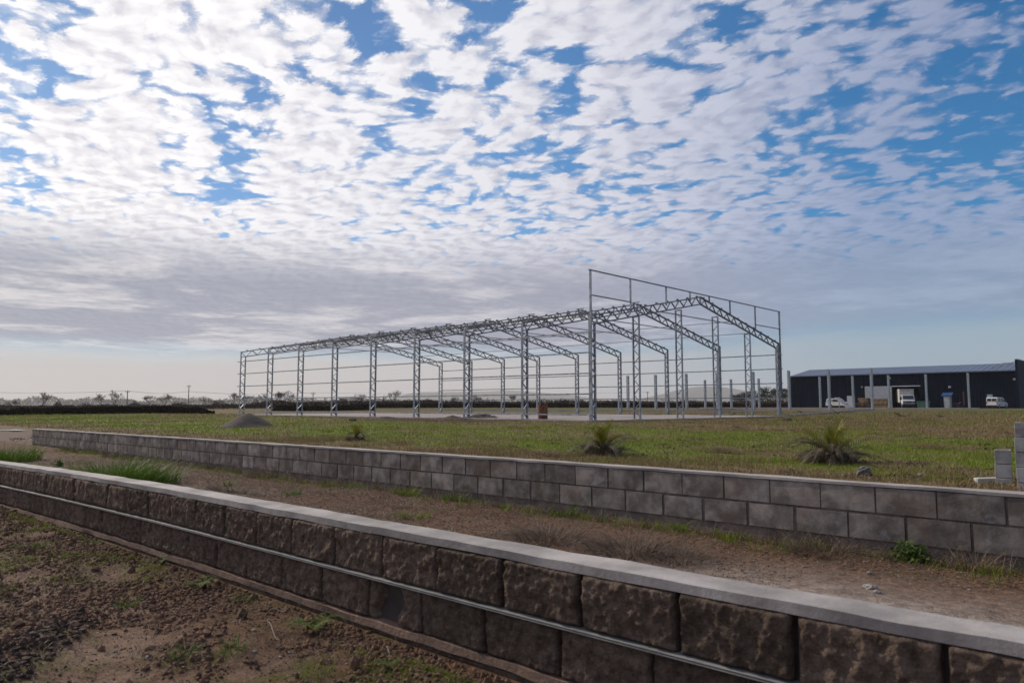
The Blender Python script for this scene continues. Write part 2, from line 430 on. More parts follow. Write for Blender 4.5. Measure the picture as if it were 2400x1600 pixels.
def ground_mat():
    m, T, b = new_mat('ground_soil_and_grass')
    p = T.node('ShaderNodeTexCoord').outputs['Object']
    x, y, z = T.sep(p)
    big = T.noise(p, 0.55, 5, 0.6); mid = T.noise(p, 2.6, 6, 0.62); fine = T.noise(p, 17, 7, 0.7); vf = T.noise(p, 90, 4, 0.7)
    # foreground: red brown soil with trodden pale patches and a little moss
    soil = T.mix(T.mr(fine, 0.32, 0.68), (0.060, 0.032, 0.019), (0.21, 0.118, 0.070))
    packed = T.mix(fine, (0.18, 0.115, 0.080), (0.35, 0.225, 0.16))
    # the trodden path crosses the corner nearest the camera
    path = T.mr(T.m('ADD', T.m('SUBTRACT', T.m('MULTIPLY', y, -1.0), T.m('MULTIPLY', x, 0.10)), T.m('MULTIPLY', big, 1.6)), -0.85, -0.2)
    fgc = T.mix(T.m('MULTIPLY', path, T.mr(mid, 0.36, 0.62)), soil, packed)
    moss = T.m('MULTIPLY', T.mr(T.noise(p, 3.3, 6, 0.75), 0.47, 0.60), T.mr(big, 0.36, 0.54))
    fgc = T.mix(T.m('MULTIPLY', moss, 0.75), fgc, (0.085, 0.090, 0.016))
    # between the walls: soil with straw, pale dry mud on the right
    stc = T.mix(T.mr(T.noise(p, 28, 6, 0.75), 0.36, 0.66), (0.060, 0.032, 0.019), (0.24, 0.135, 0.080))
    stc = T.mix(T.m('MULTIPLY', T.mr(mid, 0.50, 0.62), 0.5), stc, (0.10, 0.085, 0.045))
    pale = T.mix(T.mr(fine, 0.3, 0.7), (0.20, 0.15, 0.12), (0.48, 0.39, 0.33))
    pm = T.m('MULTIPLY', T.mr(T.m('ADD', x, T.m('MULTIPLY', mid, 1.6)), -2.6, -1.4), T.mr(T.m('ADD', y, T.m('MULTIPLY', big, 0.8)), 5.7, 4.6))
    stc = T.mix(T.m('MULTIPLY', pm, 0.95), stc, pale)
    # field
    gr = T.mix(T.mr(fine, 0.25, 0.75), (0.095, 0.130, 0.010), (0.175, 0.21, 0.020))
    dry = T.mix(T.mr(fine, 0.25, 0.75), (0.12, 0.085, 0.040), (0.23, 0.165, 0.075))
    q = T.comb(T.m('MULTIPLY', x, 0.5), y, 0.0)
    pn = T.noise(q, 0.34, 6, 0.62)
    # drier towards the slab and next to the wall
    dryb = T.m('ADD', T.mr(y, 22, 30, 0.0, 0.13), T.mr(T.m('ADD', y, mid), 14.6, 12.6, 0.0, 0.15))
    fc = T.mix(T.mr(T.m('ADD', pn, dryb), 0.50, 0.57), gr, dry)
    fc = T.mix(T.m('MULTIPLY', T.mr(T.noise(p, 1.1, 6, 0.7), 0.60, 0.70), 0.6), fc, (0.075, 0.052, 0.036))
    # turned earth along the front of the slab
    ex = T.m('MULTIPLY', T.mr(x, -42, -37), T.mr(x, -27.5, -30.5))
    ey = T.m('MULTIPLY', T.mr(T.m('ADD', y, T.m('MULTIPLY', mid, 3.0)), 28.2, 30.0), T.mr(y, 34, 32))
    fc = T.mix(T.m('MULTIPLY', T.m('MULTIPLY', ex, ey), T.mr(fine, 0.2, 0.4)), fc, (0.070, 0.044, 0.031))
    # dirt track at the far left end of the block wall
    tr_ = T.m('MULTIPLY', T.mr(x, -22.5, -25.5), T.mr(T.m('ADD', y, T.m('MULTIPLY', mid, 3)), 13.0, 10.5))
    fc = T.mix(tr_, fc, T.mix(fine, (0.12, 0.085, 0.066), (0.24, 0.18, 0.145)))
    farc = T.mix(T.mr(T.noise(p, 0.03, 6, 0.65), 0.40, 0.60), (0.10, 0.11, 0.032), (0.13, 0.095, 0.048))
    fc = T.mix(T.mr(y, 62, 75), fc, farc)
    c = T.mix(T.mr(y, 2.30, 2.36), fgc, stc)
    c = T.mix(T.mr(y, 5.75, 5.85), c, fc)
    c = T.mix(T.m('MULTIPLY', T.mr(vf, 0.35, 0.65), 0.35), c, (0.05, 0.038, 0.03))
    T.put(b.inputs['Base Color'], c); b.inputs['Roughness'].default_value = 0.95; b.inputs['Specular IOR Level'].default_value = 0.15
    bn = T.node('ShaderNodeBump'); bn.inputs['Strength'].default_value = 0.9; bn.inputs['Distance'].default_value = 0.03
    T.put(bn.inputs['Height'], T.m('ADD', T.m('MULTIPLY', fine, 1.0), T.m('ADD', T.m('MULTIPLY', mid, 1.2), T.m('MULTIPLY', vf, 0.25))))
    T.put(b.inputs['Normal'], bn.outputs[0])
    return m
ground = mesh_np('ground', np.stack([GX.ravel(), GY.ravel(), GZ.ravel()], 1), GF, ground_mat(), smooth=True)
tag(ground, 'flat ground of bare soil and rough grass', 'ground', kind='structure')

# ------------------------------------------------------------------ split-face wall nearest the camera
NW_ANG = math.atan(0.0123)
near_wall = thing('retaining_wall', 'low split-face block wall with smooth pale concrete top nearest the camera', 'wall', (0, 2.2507, 0), NW_ANG)
def sag_n(x): return -0.004 * np.maximum(0, -np.asarray(x, float) - 5) ** 1.6
def split_mat():
    m, T, b = new_mat('split_face_concrete')
    p = T.node('ShaderNodeTexCoord').outputs['Object']
    g = T.node('ShaderNodeNewGeometry')
    n = T.noise(p, 22, 8, 0.72); n2 = T.noise(p, 3.5, 4, 0.6); n3 = T.noise(p, 120, 4, 0.7)
    c = T.mix(T.mr(n, 0.33, 0.68), (0.105, 0.074, 0.055), (0.24, 0.178, 0.138))
    c = T.mix(T.m('MULTIPLY', T.mr(n2, 0.55, 0.75), 0.4), c, (0.16, 0.115, 0.085))
    c = T.mix(T.m('MULTIPLY', T.mr(n3, 0.58, 0.7), 0.5), c, (0.06, 0.048, 0.042))
    hv = T.node('ShaderNodeHueSaturation'); T.put(hv.inputs['Color'], c)
    T.put(hv.inputs['Value'], T.mr(g.outputs['Random Per Island'], 0, 1, 0.82, 1.15, False))
    T.put(b.inputs['Base Color'], hv.outputs[0]); b.inputs['Roughness'].default_value = 0.95; b.inputs['Specular IOR Level'].default_value = 0.15
    bn = T.node('ShaderNodeBump'); bn.inputs['Strength'].default_value = 1.0; bn.inputs['Distance'].default_value = 0.03
    T.put(bn.inputs['Height'], T.m('ADD', T.noise(p, 26, 9, 0.70), T.m('MULTIPLY', T.noise(p, 90, 4, 0.7), 0.5))); T.put(b.inputs['Normal'], bn.outputs[0])
    return m
def face_blocks(x0, x1, zb, zt, off, fine, relief_amp, joint, seed, depth=0.07, gap=0.012, wonk=0.0, sagf=sag_n, chip=None):
    V = []; F = []; n0 = 0
    k0 = math.floor((x0 - off) / 0.4)
    k = k0
    while off + 0.4 * k < x1:
        a = off + 0.4 * k; r_ = random.Random(seed * 999 + k)
        jl = gap * (0.35 + r_.random() * 1.5); jr = gap * (0.35 + r_.random() * 1.2)
        bx0, bx1 = max(a, x0) + jl / 2, a + 0.4 - jr / 2
        if bx1 - bx0 < 0.05: k += 1; continue
        nX = 56 if (fine and a > -6.5) else (24 if fine else 5); nZ = 28 if (fine and a > -6.5) else (12 if fine else 4)
        xs = np.linspace(bx0, bx1, nX); zs = np.linspace(zb, zt - (0.003 + wonk * r_.random()), nZ)
        X, Z = np.meshgrid(xs, zs)
        e = np.minimum(np.minimum(X - bx0, bx1 - X), np.minimum(Z - zb, (zt) - Z) * 1.0)
        edge = smooth01((e + (0.010 * fbm(X * 30, Z * 30, 77, 3) if fine else 0)) / (0.008 if fine else 0.006))
        if fine:
            rel = relief_amp * edge * (0.95 - 0.7 * np.abs(fbm(X * 9 + Z * 4 + seed * 7.1 + k * 3.3, Z * 8 - X * 3, 50 + seed, 3, 0.5)) * 2 + 1.9 * fbm(X * 34 + seed, Z * 30, 60 + seed, 4, 0.65) - 0.2 + 0.5 * r_.random() + 1.6 * (r_.random() - 0.5) * (X - bx0 - 0.2))
        else:
            rel = edge * 0.003 + 0.0015 * fbm(X * 30, Z * 30, 3, 2) + (r_.random() - 0.5) * 0.004 * (1 + 2 * wonk * 50 * (X - bx0 - 0.2))
        if chip is not None and bx0 <= chip < bx1:
            rel = rel - 0.055 * smooth01((0.11 - np.abs(X - chip - 0.02 * np.sin(Z * 40))) / 0.05)
        Y = -rel
        base = np.stack([X.ravel(), Y.ravel(), (Z + sagf(X)).ravel()], 1)
        ii = np.arange(nX * nZ).reshape(nZ, nX) + n0
        V.append(base)
        F.append(np.stack([ii[:-1, :-1], ii[:-1, 1:], ii[1:, 1:], ii[1:, :-1]], -1).reshape(-1, 4))
        ring = np.concatenate([ii[0, :], ii[1:, -1], ii[-1, -2::-1], ii[-2:0:-1, 0]])
        bk = base[ring - n0].copy(); bk[:, 1] = depth
        V.append(bk); m_ = len(ring); rb = np.arange(m_) + n0 + nX * nZ
        F.append(np.stack([ring, rb, np.roll(rb, -1), np.roll(ring, -1)], -1))
        n0 += nX * nZ + m_
        k += 1
    return np.concatenate(V), np.concatenate(F)
def strip_mesh(x0, x1, y0, y1, z0, z1, step=0.25, sagf=sag_n, wob=0.0, seed=1):
    xs = np.arange(x0, x1 + step, step); n = len(xs); V = []
    for (yy, zz) in ((y0, z0), (y1, z0), (y1, z1), (y0, z1)):
        w1 = wob * (fbm(xs * 3 + yy * 50, xs * 0 + zz * 50, seed, 3) * 2); w2 = wob * (fbm(xs * 4 + yy * 31, xs * 0 + zz * 17, seed + 5, 3) * 2)
        V.append(np.stack([xs, yy + w1, zz + w2 + sagf(xs)], 1))
    V = np.concatenate(V); F = []
    for a, b in ((0, 1), (1, 2), (2, 3), (3, 0)):
        i = np.arange(n - 1)
        F.append(np.stack([a * n + i, a * n + i + 1, b * n + i + 1, b * n + i], -1))
    F.append(np.array([[0, n, 2 * n, 3 * n], [n - 1, 2 * n - 1, 3 * n - 1, 4 * n - 1]]))
    return V, np.concatenate(F)
M_split = split_mat()
M_core = mat('wall_core', (0.06, 0.05, 0.045), 0.95, 0, 0.2, 8)
M_cap = mat('smooth_cap_concrete', (0.35, 0.32, 0.30), 0.85, 0, 0.22, 3.5, 0.5, 45, dist=0.008)
M_mort = mat('base_mortar', (0.21, 0.135, 0.098), 0.95, 0, 0.2, 6, 0.8, 40)
NX0, NX1 = -34.0, 7.0
V, F = face_blocks(NX0, NX1, -0.030, 0.165, -4.535, True, 0.017, 0, 1, gap=0.018)
mesh_np('upper_course', V, F, M_split, near_wall, True)
V, F = face_blocks(NX0, NX1, -0.232, -0.050, -4.635, True, 0.016, 0, 2, gap=0.013, chip=-2.88)
mesh_np('lower_course', V, F, M_split, near_wall, True)
mesh_np('wall_core', *strip_mesh(NX0, NX1, 0.03, 0.147, -0.42, 0.163), M_core, near_wall)
mesh_np('cap', *strip_mesh(NX0, NX1, -0.010, 0.150, 0.166, 0.200, 0.04, wob=0.0055, seed=4), M_cap, near_wall)
mesh_np('mortar_strip', *strip_mesh(NX0, NX1, -0.022, 0.028, -0.272, -0.236, 0.04, wob=0.010, seed=8), M_mort, near_wall)
mesh_np('footing', *strip_mesh(NX0, NX1, -0.008, 0.026, -0.40, -0.275, 0.04, wob=0.014, seed=12), M_split, near_wall)
M_rail = mat('bright_steel_strip', (0.25, 0.245, 0.24), 0.65, 0.1, 0.15, 12)
rail_mb = strip_mesh(NX0, NX1, -0.036, 0.026, -0.0445, -0.0410, 0.5)
mesh_np('steel_strip', *rail_mb, M_rail, near_wall)
mesh_np('steel_strip', *strip_mesh(NX0, NX1, -0.034, 0.026, -0.0370, -0.0352, 0.5), M_rail, near_wall)

# ------------------------------------------------------------------ concrete block wall behind it
FW_X0, FW_X1 = -24.2, 9.0
def sag_f(x): return -0.0040 * np.maximum(0, -np.asarray(x, float) - 5)
far_wall = thing('block_wall', 'low wall of two courses of grey hollow concrete blocks with a thin mortar cap, edging the grass', 'wall', (0, 5.7664, 0), math.atan(-0.0073))
def block_mat():
    m, T, b = new_mat('grey_concrete_block')
    p = T.node('ShaderNodeTexCoord').outputs['Object']; g = T.node('ShaderNodeNewGeometry')
    n = T.noise(p, 5, 6, 0.6); n2 = T.noise(p, 2.2, 6, 0.7); n3 = T.noise(p, 70, 4, 0.7); n4 = T.noise(p, 1.6, 6, 0.7)
    c = T.mix(T.mr(n, 0.36, 0.66), (0.145, 0.125, 0.110), (0.33, 0.295, 0.262))
    c = T.mix(T.m('MULTIPLY', T.mr(n4, 0.45, 0.65), 0.55), c, (0.165, 0.115, 0.088))
    c = T.mix(T.m('MULTIPLY', T.mr(n2, 0.57, 0.70), 0.6), c, (0.40, 0.40, 0.41))
    c = T.mix(T.m('MULTIPLY', T.mr(n3, 0.60, 0.72), 0.5), c, (0.07, 0.065, 0.06))
    hv = T.node('ShaderNodeHueSaturation'); T.put(hv.inputs['Color'], c)
    T.put(hv.inputs['Value'], T.mr(g.outputs['Random Per Island'], 0, 1, 0.74, 1.2, False))
    T.put(b.inputs['Base Color'], hv.outputs[0]); b.inputs['Roughness'].default_value = 0.93; b.inputs['Specular IOR Level'].default_value = 0.15
    bn = T.node('ShaderNodeBump'); bn.inputs['Strength'].default_value = 0.5; bn.inputs['Distance'].default_value = 0.006
    T.put(bn.inputs['Height'], T.m('ADD', T.noise(p, 45, 6, 0.7), n)); T.put(b.inputs['Normal'], bn.outputs[0])
    return m
M_block = block_mat()
M_bmort = mat('joint_mortar', (0.19, 0.15, 0.13), 0.95, 0, 0.25, 6, 0.8, 45)
V, F = face_blocks(FW_X0, FW_X1, 0.015, 0.200, -6.587, False, 0, 0, 5, 0.08, 0.015, 0.003, sag_f)
mesh_np('upper_course', V, F, M_block, far_wall)
V, F = face_blocks(FW_X0, FW_X1, -0.182, 0.004, -6.387, False, 0, 0, 6, 0.08, 0.022, 0.007, sag_f)
mesh_np('lower_course', V, F, M_block, far_wall)
V, F = face_blocks(FW_X0 + .1, FW_X1, -0.42, -0.200, -6.587, False, 0, 0, 7, 0.10, 0.012, 0.0, sag_f)
V[:, 1] += 0.016
mesh_np('footing_course', V, F, M_bmort, far_wall)
mesh_np('mortar_core', *strip_mesh(FW_X0 + .01, FW_X1, 0.012, 0.138, -0.45, 0.196, 0.06, sag_f, wob=0.004, seed=3), M_bmort, far_wall)
mesh_np('cap', *strip_mesh(FW_X0, FW_X1, -0.008, 0.148, 0.2015, 0.222, 0.06, sag_f, wob=0.004, seed=6), mat('wall_cap_mortar', (0.37, 0.33, 0.305), 0.9, 0, 0.15, 2, 0.5, 40, dist=0.006), far_wall)

# ------------------------------------------------------------------ concrete floor of the frame
sb = MB(); sb.box(XS - 41.2, XS + 0.45, YS - 0.45, YS + WID + 0.6, -0.45, 0.0)
slab = sb.build('concrete_slab', M_slab); tag(slab, 'thin grey-pink concrete floor under the steel frame', 'slab', kind='structure')

# ------------------------------------------------------------------ steel frame of the shed
HE, HR, HP = 5.73, 8.10, 8.24
SLOPE = (HR - HE) / (WID / 2); TD = 0.56
frame = thing('shed_frame', 'long unfinished gabled shed of galvanised steel lattice portals on a concrete floor', 'steel frame', (XS, YS, 0.0))
def column_mb(mirror=False):
    """legs at y=0 (outer) and y=.5 (inner); lacing in a zigzag"""
    b = MB(); s_ = -1 if mirror else 1
    inn = HE + 0.5 * SLOPE - TD
    b.channel((0, 0, 0.02), (0, 0, HE), 0.14, 0.06, 0.012, (0, s_, 0))
    b.channel((0, s_ * 0.5, 0.02), (0, s_ * 0.5, inn + 0.02), 0.14, 0.06, 0.012, (0, -s_, 0))
    n = 12; z0 = 0.10; st = (inn - 0.12 - z0) / n
    for i in range(n):
        ya, yb = (0.03, 0.47) if i % 2 else (0.47, 0.03)
        xo = 0.045 if i % 2 else -0.045
        b.bar((xo, s_ * ya, z0 + i * st), (xo, s_ * yb, z0 + (i + 1) * st), 0.06, 0.05)
    b.bar((0, s_ * 0.02, inn), (0, s_ * 0.48, inn), 0.09, 0.06)
    b.bar((0, s_ * 0.03, HE - 0.04), (0, s_ * 0.47, inn + 0.03), 0.05, 0.05)
    b.box(-0.12, 0.12, min(-s_ * 0.06, s_ * 0.56), max(-s_ * 0.06, s_ * 0.56), 0.001, 0.02)
    return b
def rafter_mb(mirror=False):
    b = MB(); Y = lambda y: (WID - y) if mirror else y
    zt = lambda y: HE + y * SLOPE; zb = lambda y: HE + y * SLOPE - TD
    b.channel((0, Y(0.0), zt(0)), (0, Y(WID/2), zt(WID/2)), 0.13, 0.075, 0.012, (0, 0, -1))
    b.channel((0, Y(0.46), zb(0.46)), (0, Y(WID/2), zb(WID/2)), 0.13, 0.075, 0.012, (0, 0, 1))
    p = 0.5; n = 22; y = 0.55; st = (WID/2 - 0.62) / n
    for i in range(n):
        a, c = y + i * st, y + (i + 1) * st
        if i % 2: b.bar((0.035, Y(a), zt(a) - 0.04), (0.035, Y(c), zb(c) + 0.04), 0.06, 0.06)
        else: b.bar((-0.035, Y(a), zb(a) + 0.04), (-0.035, Y(c), zt(c) - 0.04), 0.06, 0.06)
    for i in range(10):
        yy = 0.6 + i * 1.25
        b.box(-0.06, 0.06, Y(yy) - 0.05, Y(yy) + 0.05, zt(yy) + 0.002, zt(yy) + 0.085)
    return b
cm = column_mb().build('column', M_galv, frame); cmr = column_mb(True).build('column', M_galv, frame)
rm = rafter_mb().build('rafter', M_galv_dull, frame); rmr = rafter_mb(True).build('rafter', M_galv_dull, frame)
cb = MB()
yc = 0.60 * WID / 2; zc = HE + yc * SLOPE - TD - 0.02
cb.channel((0, yc - 0.1, zc), (0, WID - yc + 0.1, zc), 0.10, 0.05, 0.01, (0, 0, 1))
cb.bar((0, WID/2, HR - TD + 0.02), (0, WID/2, HR - 0.05), 0.10, 0.10)
cbo = cb.build('collar_beam', M_galv, frame)
def part_copy(o, loc):
    c = o.copy(); COL.objects.link(c); c.parent = o.parent; c.location = loc; return c
cmr.location = (0, WID, 0)
for k in range(1, 9):
    part_copy(cm, (-5 * k, 0, 0)); part_copy(cmr, (-5 * k, WID, 0))
    part_copy(rm, (-5 * k, 0, 0)); part_copy(rmr, (-5 * k, 0, 0)); part_copy(cbo, (-5 * k, 0, 0))
for i, z in enumerate((0.30, 1.42, 2.55, 3.68, 4.80)):
    b = MB(); x0 = -39.2 if i == 0 else -40.35
    b.channel((x0, -0.10, z), (0.10, -0.10, z), 0.07, 0.05, 0.008, (0, 1, 0)); b.build('side_rail', M_galv, frame)
    b = MB(); b.channel((-40.3, WID + 0.10, z), (0.25, WID + 0.10, z), 0.07, 0.05, 0.008, (0, -1, 0)); b.build('side_rail', M_galv, frame)
for y, z, x0 in ((WID * 0.665, HR - 0.33 * (HR - HE) - TD - 0.05, -40.2), (WID * 0.79, HR - 0.58 * (HR - HE) - TD - 0.05, -40.2)):
    b = MB(); b.channel((x0, y, z), (0.3, y, z), 0.08, 0.04, 0.008, (0, 0, 1)); b.build('purlin', M_galv, frame)
b = MB()
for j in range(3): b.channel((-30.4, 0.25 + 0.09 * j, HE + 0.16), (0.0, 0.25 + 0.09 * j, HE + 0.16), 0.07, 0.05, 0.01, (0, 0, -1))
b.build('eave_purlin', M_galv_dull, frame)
for k in range(1, 9):                                     # purlins still lying in bundles on the ridge
    b = MB(); x = -5 * k
    for j in range(4): b.bar((x - 0.25 + 0.05 * j, WID/2 - 0.35 + 0.09 * j, HR + 0.035 + 0.012 * j), (x + 0.25, WID/2 - 0.35 + 0.09 * j, HR + 0.035 + 0.012 * j), 0.06, 0.05)
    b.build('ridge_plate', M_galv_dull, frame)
# wind posts in the near gable
def wind_mb(h):
    b = MB()
    b.channel((-0.48, 0, 0.02), (-0.48, 0, h), 0.12, 0.06, 0.012, (1, 0, 0)); b.channel((0, 0, 0.02), (0, 0, h), 0.12, 0.06, 0.012, (-1, 0, 0))
    n = int(round(h / 0.46)); st = (h - 0.2) / n
    for i in range(n):
        xa, xb = (-0.45, -0.03) if i % 2 else (-0.03, -0.45)
        b.bar((xa, 0.03 if i % 2 else -0.03, 0.1 + i * st), (xb, 0.03 if i % 2 else -0.03, 0.1 + (i + 1) * st), 0.04, 0.04, (0, 1, 0))
    b.box(-0.54, 0.06, -0.1, 0.1, 0.001, 0.02); b.bar((-0.48, 0, h), (0, 0, h), 0.1, 0.03, (0, 1, 0))
    return b
for fr_, h in ((0.2, 6.10), (0.4, 6.95), (0.6, 6.95), (0.8, 6.10)):
    o = wind_mb(h).build('wind_post', M_galv, frame); o.location = (0.0, fr_ * WID, 0)
# parapet above the near gable
def post(name, y, z0, w=0.10):
    b = MB(); b.channel((0.13, y, z0), (0.13, y, HP), w, 0.05, 0.01, (0, 1 if y < WID/2 else -1, 0)); return b.build(name, M_galv, frame)
post('parapet_post', -0.06, -0.10, 0.13); post('parapet_post', WID + 0.06, 1.9, 0.13)
for fr_ in (0.155, 0.315, 0.435, 0.542, 0.664, 0.827):
    y = fr_ * WID; zz = HE + min(y, WID - y) * SLOPE - 0.2; post('parapet_post', y, zz, 0.10)
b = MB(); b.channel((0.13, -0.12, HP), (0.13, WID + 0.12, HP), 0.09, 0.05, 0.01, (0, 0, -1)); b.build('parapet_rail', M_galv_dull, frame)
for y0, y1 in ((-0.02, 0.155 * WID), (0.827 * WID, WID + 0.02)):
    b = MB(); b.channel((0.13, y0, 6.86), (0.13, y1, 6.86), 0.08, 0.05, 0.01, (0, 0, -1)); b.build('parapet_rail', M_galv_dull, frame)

# ------------------------------------------------------------------ black hangar across the field
HY = 150.0
HX0, HX1 = at_y(1851, HY), at_y(2382, HY)
HZ0, HZE, HZR, HDP = 0.36, 6.85, 8.55, 21.0
hangar = thing('warehouse', 'long black corrugated metal warehouse with pale low-pitched roof and an open doorway', 'warehouse', (HX0, HY, 0))
M_black = mat('black_cladding', (0.006, 0.012, 0.027), 0.7, 0.0, 0.15, 0.4, spec=0.15)
M_roof = mat('pale_roof_sheet', (0.13, 0.165, 0.235), 0.55, 0.1, 0.08, 0.3)
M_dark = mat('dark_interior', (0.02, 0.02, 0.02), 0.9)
M_white = mat('white_paint', (0.55, 0.55, 0.56), 0.5, 0, 0.06, 2)
M_whitem = mat('white_metal', (0.48, 0.49, 0.52), 0.5, 0, 0.08, 2)
M_glass = mat('dark_glass', (0.02, 0.025, 0.03), 0.08, 0, 0.1, 2, spec=0.6)
M_tyre = mat('tyre_rubber', (0.02, 0.02, 0.02), 0.85)
M_rim = mat('wheel_rim', (0.35, 0.35, 0.36), 0.4, 0.6)
M_red = mat('red_paint', (0.35, 0.03, 0.025), 0.5)
M_blue = mat('blue_sheet', (0.02, 0.085, 0.24), 0.45, 0.0)
M_wood = mat('pallet_wood', (0.34, 0.22, 0.125), 0.85, 0, 0.3, 5, island=0.35)
M_black_pl = mat('black_plastic', (0.02, 0.02, 0.022), 0.5)
L = HX1 - HX0
def corrugated(x0, x1, z0, z1, y, pitch=0.5, dp=0.05):
    b = MB(); x = x0
    prof = []
    while x < x1:
        prof += [(x, y), (min(x + pitch*0.6, x1), y), (min(x + pitch*0.7, x1), y - dp), (min(x + pitch*0.9, x1), y - dp)]
        x += pitch
    prof.append((x1, y)); n = len(prof)
    b.add([(a, c, z0) for a, c in prof] + [(a, c, z1) for a, c in prof], [(i, i+1, n+i+1, n+i) for i in range(n-1)])
    return b
dX0, dX1 = at_y(2091, HY) - HX0, at_y(2153, HY) - HX0
dZ = 4.35
wl = MB()
for a0, a1, z0, z1 in ((0, dX0, HZ0 - .3, HZE), (dX1, L, HZ0 - .3, HZE), (dX0, dX1, dZ, HZE)):
    c_ = corrugated(a0, a1, z0, z1, 0.0); wl.add(c_.v, c_.f)
wl.build('front_wall', M_black, hangar)
b = MB(); b.add([(0, 0.0, HZ0-.3), (0, HDP, HZ0-.3), (0, HDP, HZE), (0, HDP/2, HZR), (0, 0.0, HZE)], [(0, 1, 2, 3, 4)]); b.build('end_wall', M_black, hangar)
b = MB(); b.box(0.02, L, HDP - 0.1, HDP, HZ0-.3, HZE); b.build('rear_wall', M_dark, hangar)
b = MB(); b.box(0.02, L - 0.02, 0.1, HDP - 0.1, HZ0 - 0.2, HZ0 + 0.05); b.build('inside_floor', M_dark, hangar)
b = MB()
for i in range(int(L / 1.0)):
    x = i * 1.0
    b.add([(x, -0.35, HZE - 0.02), (x + 0.94, -0.35, HZE - 0.02), (x + 0.94, HDP/2, HZR), (x, HDP/2, HZR)], [(0, 1, 2, 3)])
    b.add([(x + 0.94, -0.35, HZE - 0.02), (x + 1.0, -0.35, HZE + 0.02), (x + 1.0, HDP/2, HZR + 0.04), (x + 0.94, HDP/2, HZR)], [(0, 1, 2, 3)])
b.add([(0, HDP + .3, HZE), (L, HDP + .3, HZE), (L, HDP/2, HZR), (0, HDP/2, HZR)], [(0, 1, 2, 3)])
rf = b.build('roof', M_roof, hangar)
b = MB(); b.box(-0.1, L, -0.5, -0.36, HZE - 0.16, HZE + 0.02); b.build('gutter', M_roof, hangar)
# tall facade at the right-hand end
b = MB(); b.box(L + 0.003, L + 0.35, -0.8, HDP + 1.2, HZ0 - 0.3, 8.6); b.build('gable_facade', M_black, hangar)
b = MB(); b.box(L - 0.03, L + 0.40, -0.85, HDP + 1.25, 8.603, 8.72); b.build('facade_trim', M_whitem, hangar)
for y_ in (1.0, 5.5, 10):
    b = MB(); b.bar((L - 3.6, y_, HZE + 0.3 + y_*.15), (L - 0.02, y_, 8.4), 0.10, 0.10); b.build('facade_brace', M_galv, hangar)
# sliding door panel left of the opening, door jamb and small fittings
pX0, pX1 = at_y(2027, HY) - HX0, at_y(2088, HY) - HX0
b = MB()
for i in range(14):
    z = 2.12 + i * (4.5 - 2.12) / 14; b.box(pX0, pX1, -0.42, -0.30, z, z + (4.5 - 2.12) / 14 - 0.02)
b.build('roller_door', M_whitem, hangar)
b = MB(); b.box(dX0 - 0.25, dX1 + 0.2, -0.30, -0.06, dZ, dZ + 0.18); b.build('door_head_rail', M_whitem, hangar)
b = MB(); b.box(dX0 - 0.55, dX0 - 0.15, -0.28, -0.06, HZ0, dZ - .02); b.build('door_jamb', M_whitem, hangar)
for px, zz, s_ in ((2020, 4.4, .22), (2225, 4.15, .35), (2086, 6.0, .25), (2384, 5.3, .3)):
    b = MB(); x = at_y(px, HY) - HX0; x = min(x, L - .3)
    b.box(x - s_/2, x + s_/2, -0.45, -0.06, zz - s_/2, zz + s_/2); b.bar((x, -0.06, zz), (x, -0.6, zz + .1), .06, .06); b.build('wall_lamp', M_white, hangar)
b = MB(); x = at_y(2317, HY) - HX0; b.box(x - .42, x + .42, -0.12, -0.055, 1.95, 2.75); sg = b.build('wall_sign', mat('pale_blue_sign', (0.25, 0.42, 0.55), 0.5), hangar)
b = MB(); b.box(x - .30, x + .10, -0.135, -0.1225, 2.2, 2.5); b.build('sign_panel', M_white, sg)

# ------------------------------------------------------------------ posts of a second, unfinished shed
M_post = mat('weathered_galvanised_steel', (0.40, 0.44, 0.47), 0.5, 0.4, 0.15, 2)
def lattice_post(h, name='lattice_post'):
    r_ = thing(name, 'x', 'post', group='lattice posts of the second shed')
    b = MB()
    b.channel((0, 0, 0), (0, 0, h), 0.20, 0.07, 0.015, (0, 1, 0)); b.channel((0, 0.5, 0), (0, 0.5, h - 0.02), 0.20, 0.07, 0.015, (0, -1, 0))
    b.build('legs', M_post, r_)
    b = MB(); n = 11; st = (h - 0.2) / n
    for i in range(n):
        ya, yb = (0.04, 0.46) if i % 2 else (0.46, 0.04)
        b.bar((0, ya, 0.1 + i * st), (0, yb, 0.1 + (i+1) * st), 0.06, 0.05)
    b.build('lacing', M_post, r_)
    return r_
rowA = [1469, 1534, 1606, 1678, 1763, 1846.5, 1940, 2040]
rowB = [1650, 1711, 1776, 1846, 1919, 1996, 2080, 2168, 2267]
words = {1469: 'far lattice post seen low between rear columns at the middle of the frame', 1534: 'far lattice post just left of the second rear column from the right',
 1606: 'far lattice post mostly hidden by the second gable wind post', 1678: 'far lattice post hidden behind the third gable wind post', 1763: 'far lattice post standing just right of the fourth gable wind post',
 1846.5: 'lattice post at the left-hand corner of the black warehouse', 1940: 'tall lattice post rising above the roof edge beside the white pickup', 2040: 'tallest lattice post, in front of the white roller door'}
wordsB = {1650: 'small distant lattice post between the second and third gable wind posts', 1711: 'small distant lattice post between the third and fourth gable wind posts', 1776: 'small distant lattice post in front of the dark pines',
 1846: 'rear lattice post directly behind the one at the warehouse corner', 1919: 'lattice post left of the white pickup against the black wall', 1996: 'lattice post between the pickup and the pallet stack',
 2080: 'lattice post at the right edge of the white roller door', 2168: 'lattice post right of the open doorway and truck', 2267: 'rightmost lattice post, between the blue-roofed kiosk and the van'}
pA = lattice_post(5.0); first = True
gz2 = {}
